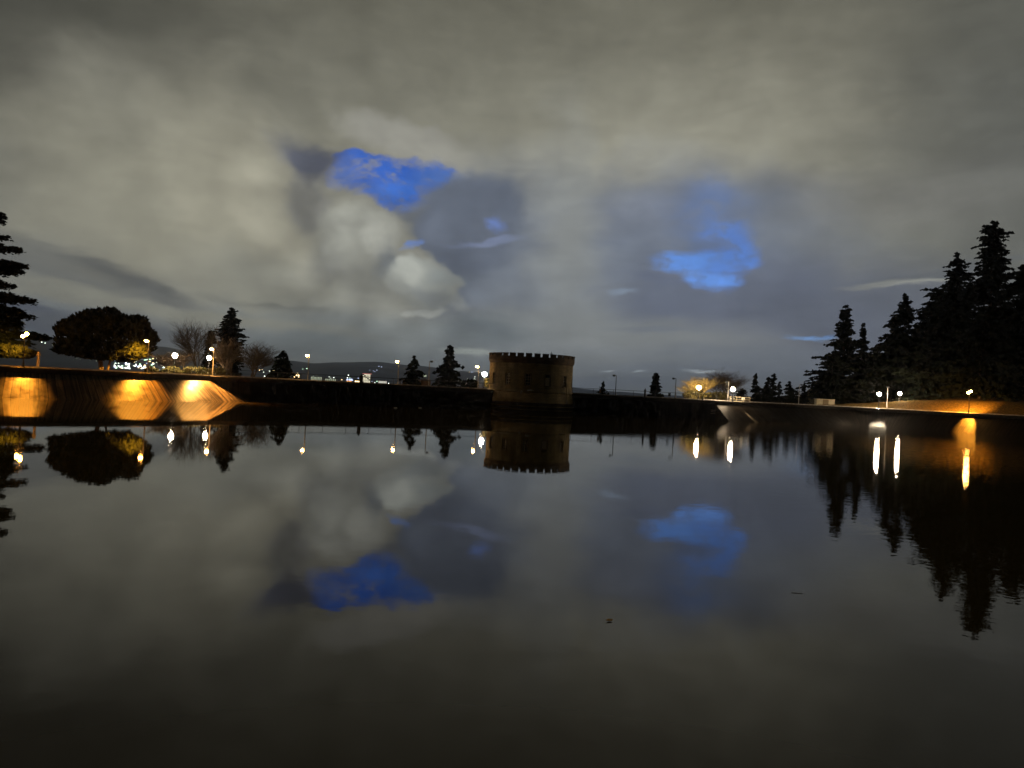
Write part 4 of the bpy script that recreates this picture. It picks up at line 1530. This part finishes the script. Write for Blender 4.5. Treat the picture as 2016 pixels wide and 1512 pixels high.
def city_block(x0, x1, ytop, depth, label, win='pane', nx=4, nz=6, roof=None, wall=None, name='city_building', pitched=False, frac=.6, below=14, glow=None):
    a, b_ = at(x0, ytop, depth), at(x1, ytop, depth)
    w_ = b_.x - a.x
    z0 = gz((a.x + b_.x) / 2, depth)
    H = a.z - z0
    root = empty(name, ((a.x + b_.x) / 2, depth, z0))
    tag(root, label, 'building')
    MB().box(-w_ / 2, w_ / 2, 0, w_ * .8, -2, H).build('wall', wall or M_WALLC, root)
    if pitched:
        v = [(-w_ / 2 - 1, -1, H + .02), (w_ / 2 + 1, -1, H + .02), (w_ / 2 + 1, w_ * .8 + 1, H + .02), (-w_ / 2 - 1, w_ * .8 + 1, H + .02), (-w_ / 2, w_ * .4, H + w_ * .3), (w_ / 2, w_ * .4, H + w_ * .3)]
        mesh_np('roof', v, [(0, 1, 5, 4), (2, 3, 4, 5), (0, 4, 3), (1, 2, 5), (0, 3, 2, 1)], roof or M_ROOFC, root)
    else:
        MB().box(-w_ / 2 - .4, w_ / 2 + .4, -.4, w_ * .8 + .4, H + .01, H + 1.2).build('roof', roof or M_ROOFC, root)
    vis = below * depth / F
    vis = min(vis, H - 1)
    cw, chh = w_ / nx, vis / nz
    for i in range(nx):
        for j in range(nz):
            z1 = H - .15 * chh - j * chh
            x_ = -w_ / 2 + cw * (i + .5)
            MB().box(x_ - cw * frac / 2, x_ + cw * frac / 2, -.25, -.02, z1 - chh * .72, z1).build('window', EM[win] if (i * 7 + j * 5) % 6 or nz < 3 else M_ROOFC, root)
    return root


city_block(714, 729.5, 736, 1500, 'bright floodlit city tower block with a red band at its top', nx=5, nz=8, roof=lampmat('red_top_band', (1, .3, .25), .5), frac=.8, below=20, win='pane')
city_block(745, 759.5, 749.5, 1300, 'low white lit city building with two dark windows right of the tower block', nx=3, nz=1, frac=.25, below=7, win='dim', wall=lampmat('glowing_wall', (1, .93, .82), .55), roof=M_WALLC)  # wall glows by itself in place of light falling on it
city_block(682.5, 692.5, 748.5, 1400, 'small orange lit city building with blue lights above its roof', nx=3, nz=2, frac=.75, win='orange', below=9, pitched=True, roof=EM['blue'])
city_block(698.5, 708.5, 749, 1450, 'small warm lit city house just left of the black pointed post', nx=3, nz=2, frac=.7, win='warm', below=8, pitched=True)
city_block(612, 634, 741, 2300, 'long dim greenish city block seen left under the railing', nx=8, nz=2, frac=.5, win='dim', below=9)
city_block(640, 662, 745, 1900, 'dim grey city block left of the orange lit one', nx=6, nz=2, frac=.4, win='dim', below=8)
city_block(532, 540, 728, 1700, 'small warm lit city house just left of the drooping cedar', nx=2, nz=2, frac=.75, win='warm', below=7)
city_block(578, 590, 737, 1600, 'small pinkish lit city house right of the drooping cedar', nx=3, nz=2, frac=.6, win='warm', below=6)
city_block(829, 840, 737, 2400, 'pale lit city block behind the unlit lamp between the conifers', nx=4, nz=1, frac=.6, win='dim', below=5)

LIGHTS = []
rl = random.Random(5)
clusters = [
    ('hill', [(79, 672), (82, 674), (89, 676), (104, 680), (110, 676), (113, 678)], 2.2, 'white', 'white light on the dark hill between the left lamp and the round tree'),
    ('round', [(225 + rl.uniform(0, 78), 706 + rl.uniform(0, 20) * (1 if 1 else 0)) for _ in range(80)], 2.8, None, 'glittering city light seen under the right side of the round tree'),
    ('under', [(145, 709), (151, 706), (158, 708), (172, 704), (178, 710), (190, 711)], 1.8, 'dim', 'faint city light seen under the left side of the round tree'),
    ('gap', [(307, 706), (308, 714), (317, 713), (318, 719), (322, 724), (326, 719), (330, 718), (331, 725), (335, 722), (309, 727), (313, 729)], 2.4, None, 'city light in the gap between round tree and left white lamp'),
    ('mid', [(490, 722), (500, 728), (503, 735), (511, 729), (516, 728), (519, 733), (521, 741), (531, 731), (537, 736), (596, 727), (604, 726)], 1.9, None, 'city light between the cypress and the drooping cedar'),
    ('drop', [(582, 738), (586, 735), (592, 738), (587, 742), (575, 741)], 1.8, 'warm', 'warm city light at the right foot of the drooping cedar'),
    ('plain', [(617, 741), (622, 744), (629, 745), (632, 744), (648, 742), (651, 745), (657, 744), (659, 746), (673, 748), (695, 754), (686, 739), (684, 744), (689, 744),
               (732, 751), (738, 754), (742, 751), (705, 745), (765, 755), (795, 757)], 1.7, None, 'small city light on the plain seen through the railing left of the tower'),
    ('high', [(746, 721.5), (751, 722.5), (735, 730), (738, 732), (742, 729), (728, 729)], 1.7, 'blue', 'small white light high on the far hillside above the bright tower block'),
    ('fir', [(835, 738), (866, 744), (863, 752), (868, 751), (847, 757), (853, 755), (905, 747), (909, 750), (915, 752), (917, 759), (921, 746), (924, 733), (928, 733), (931, 733), (935, 742), (934, 746)], 1.7, None, 'city light around the broad conifer left of the tower'),
]
M_MAST = M_DULL
for cname, ptsl, szp, colr, lab in clusters:
    for k, (px, py) in enumerate(ptsl):
        h_ = hit_far(px, py)
        if h_ is None:
            continue
        dd = h_.y
        rad = szp * rl.uniform(.38, .75) * dd / F
        if colr: ck = colr
        else: ck = rl.choice(['white', 'white', 'green', 'warm', 'blue', 'white'])
        p = at(px, py, dd - rad * 2)
        rt = MB()
        n_ = 8
        prof = [(max(.01, rad * math.sin(t)), p.z + rad * rl.uniform(.8, 1.2) * -math.cos(t)) for t in np.linspace(.05, math.pi - .05, 5)]
        rt.lathe([(r_, z_ - p.z) for r_, z_ in prof], n_)
        o = rt.build('city_light', EM[ck])
        o.location = p
        tag(o, lab, 'city light', 'city lights: ' + lab.split(' light ', 1)[-1][:50])

# ------------------------------------------------------------------ damp night air
hb = MB().box(-10500, 10500, -10500, 13500, -200, 260).build('haze', None)
hm = bpy.data.materials.new('haze_volume')
hm.use_nodes = True
ht = hm.node_tree
ht.nodes.remove(ht.nodes['Principled BSDF'])
pv_ = ht.nodes.new('ShaderNodeVolumePrincipled')
pv_.inputs['Density'].default_value = .00009
pv_.inputs['Color'].default_value = (.86, .9, 1, 1)
pv_.inputs['Anisotropy'].default_value = .82
ht.links.new(pv_.outputs[0], ht.nodes['Material Output'].inputs['Volume'])
hb.data.materials.append(hm)
tag(hb, kind='stuff')
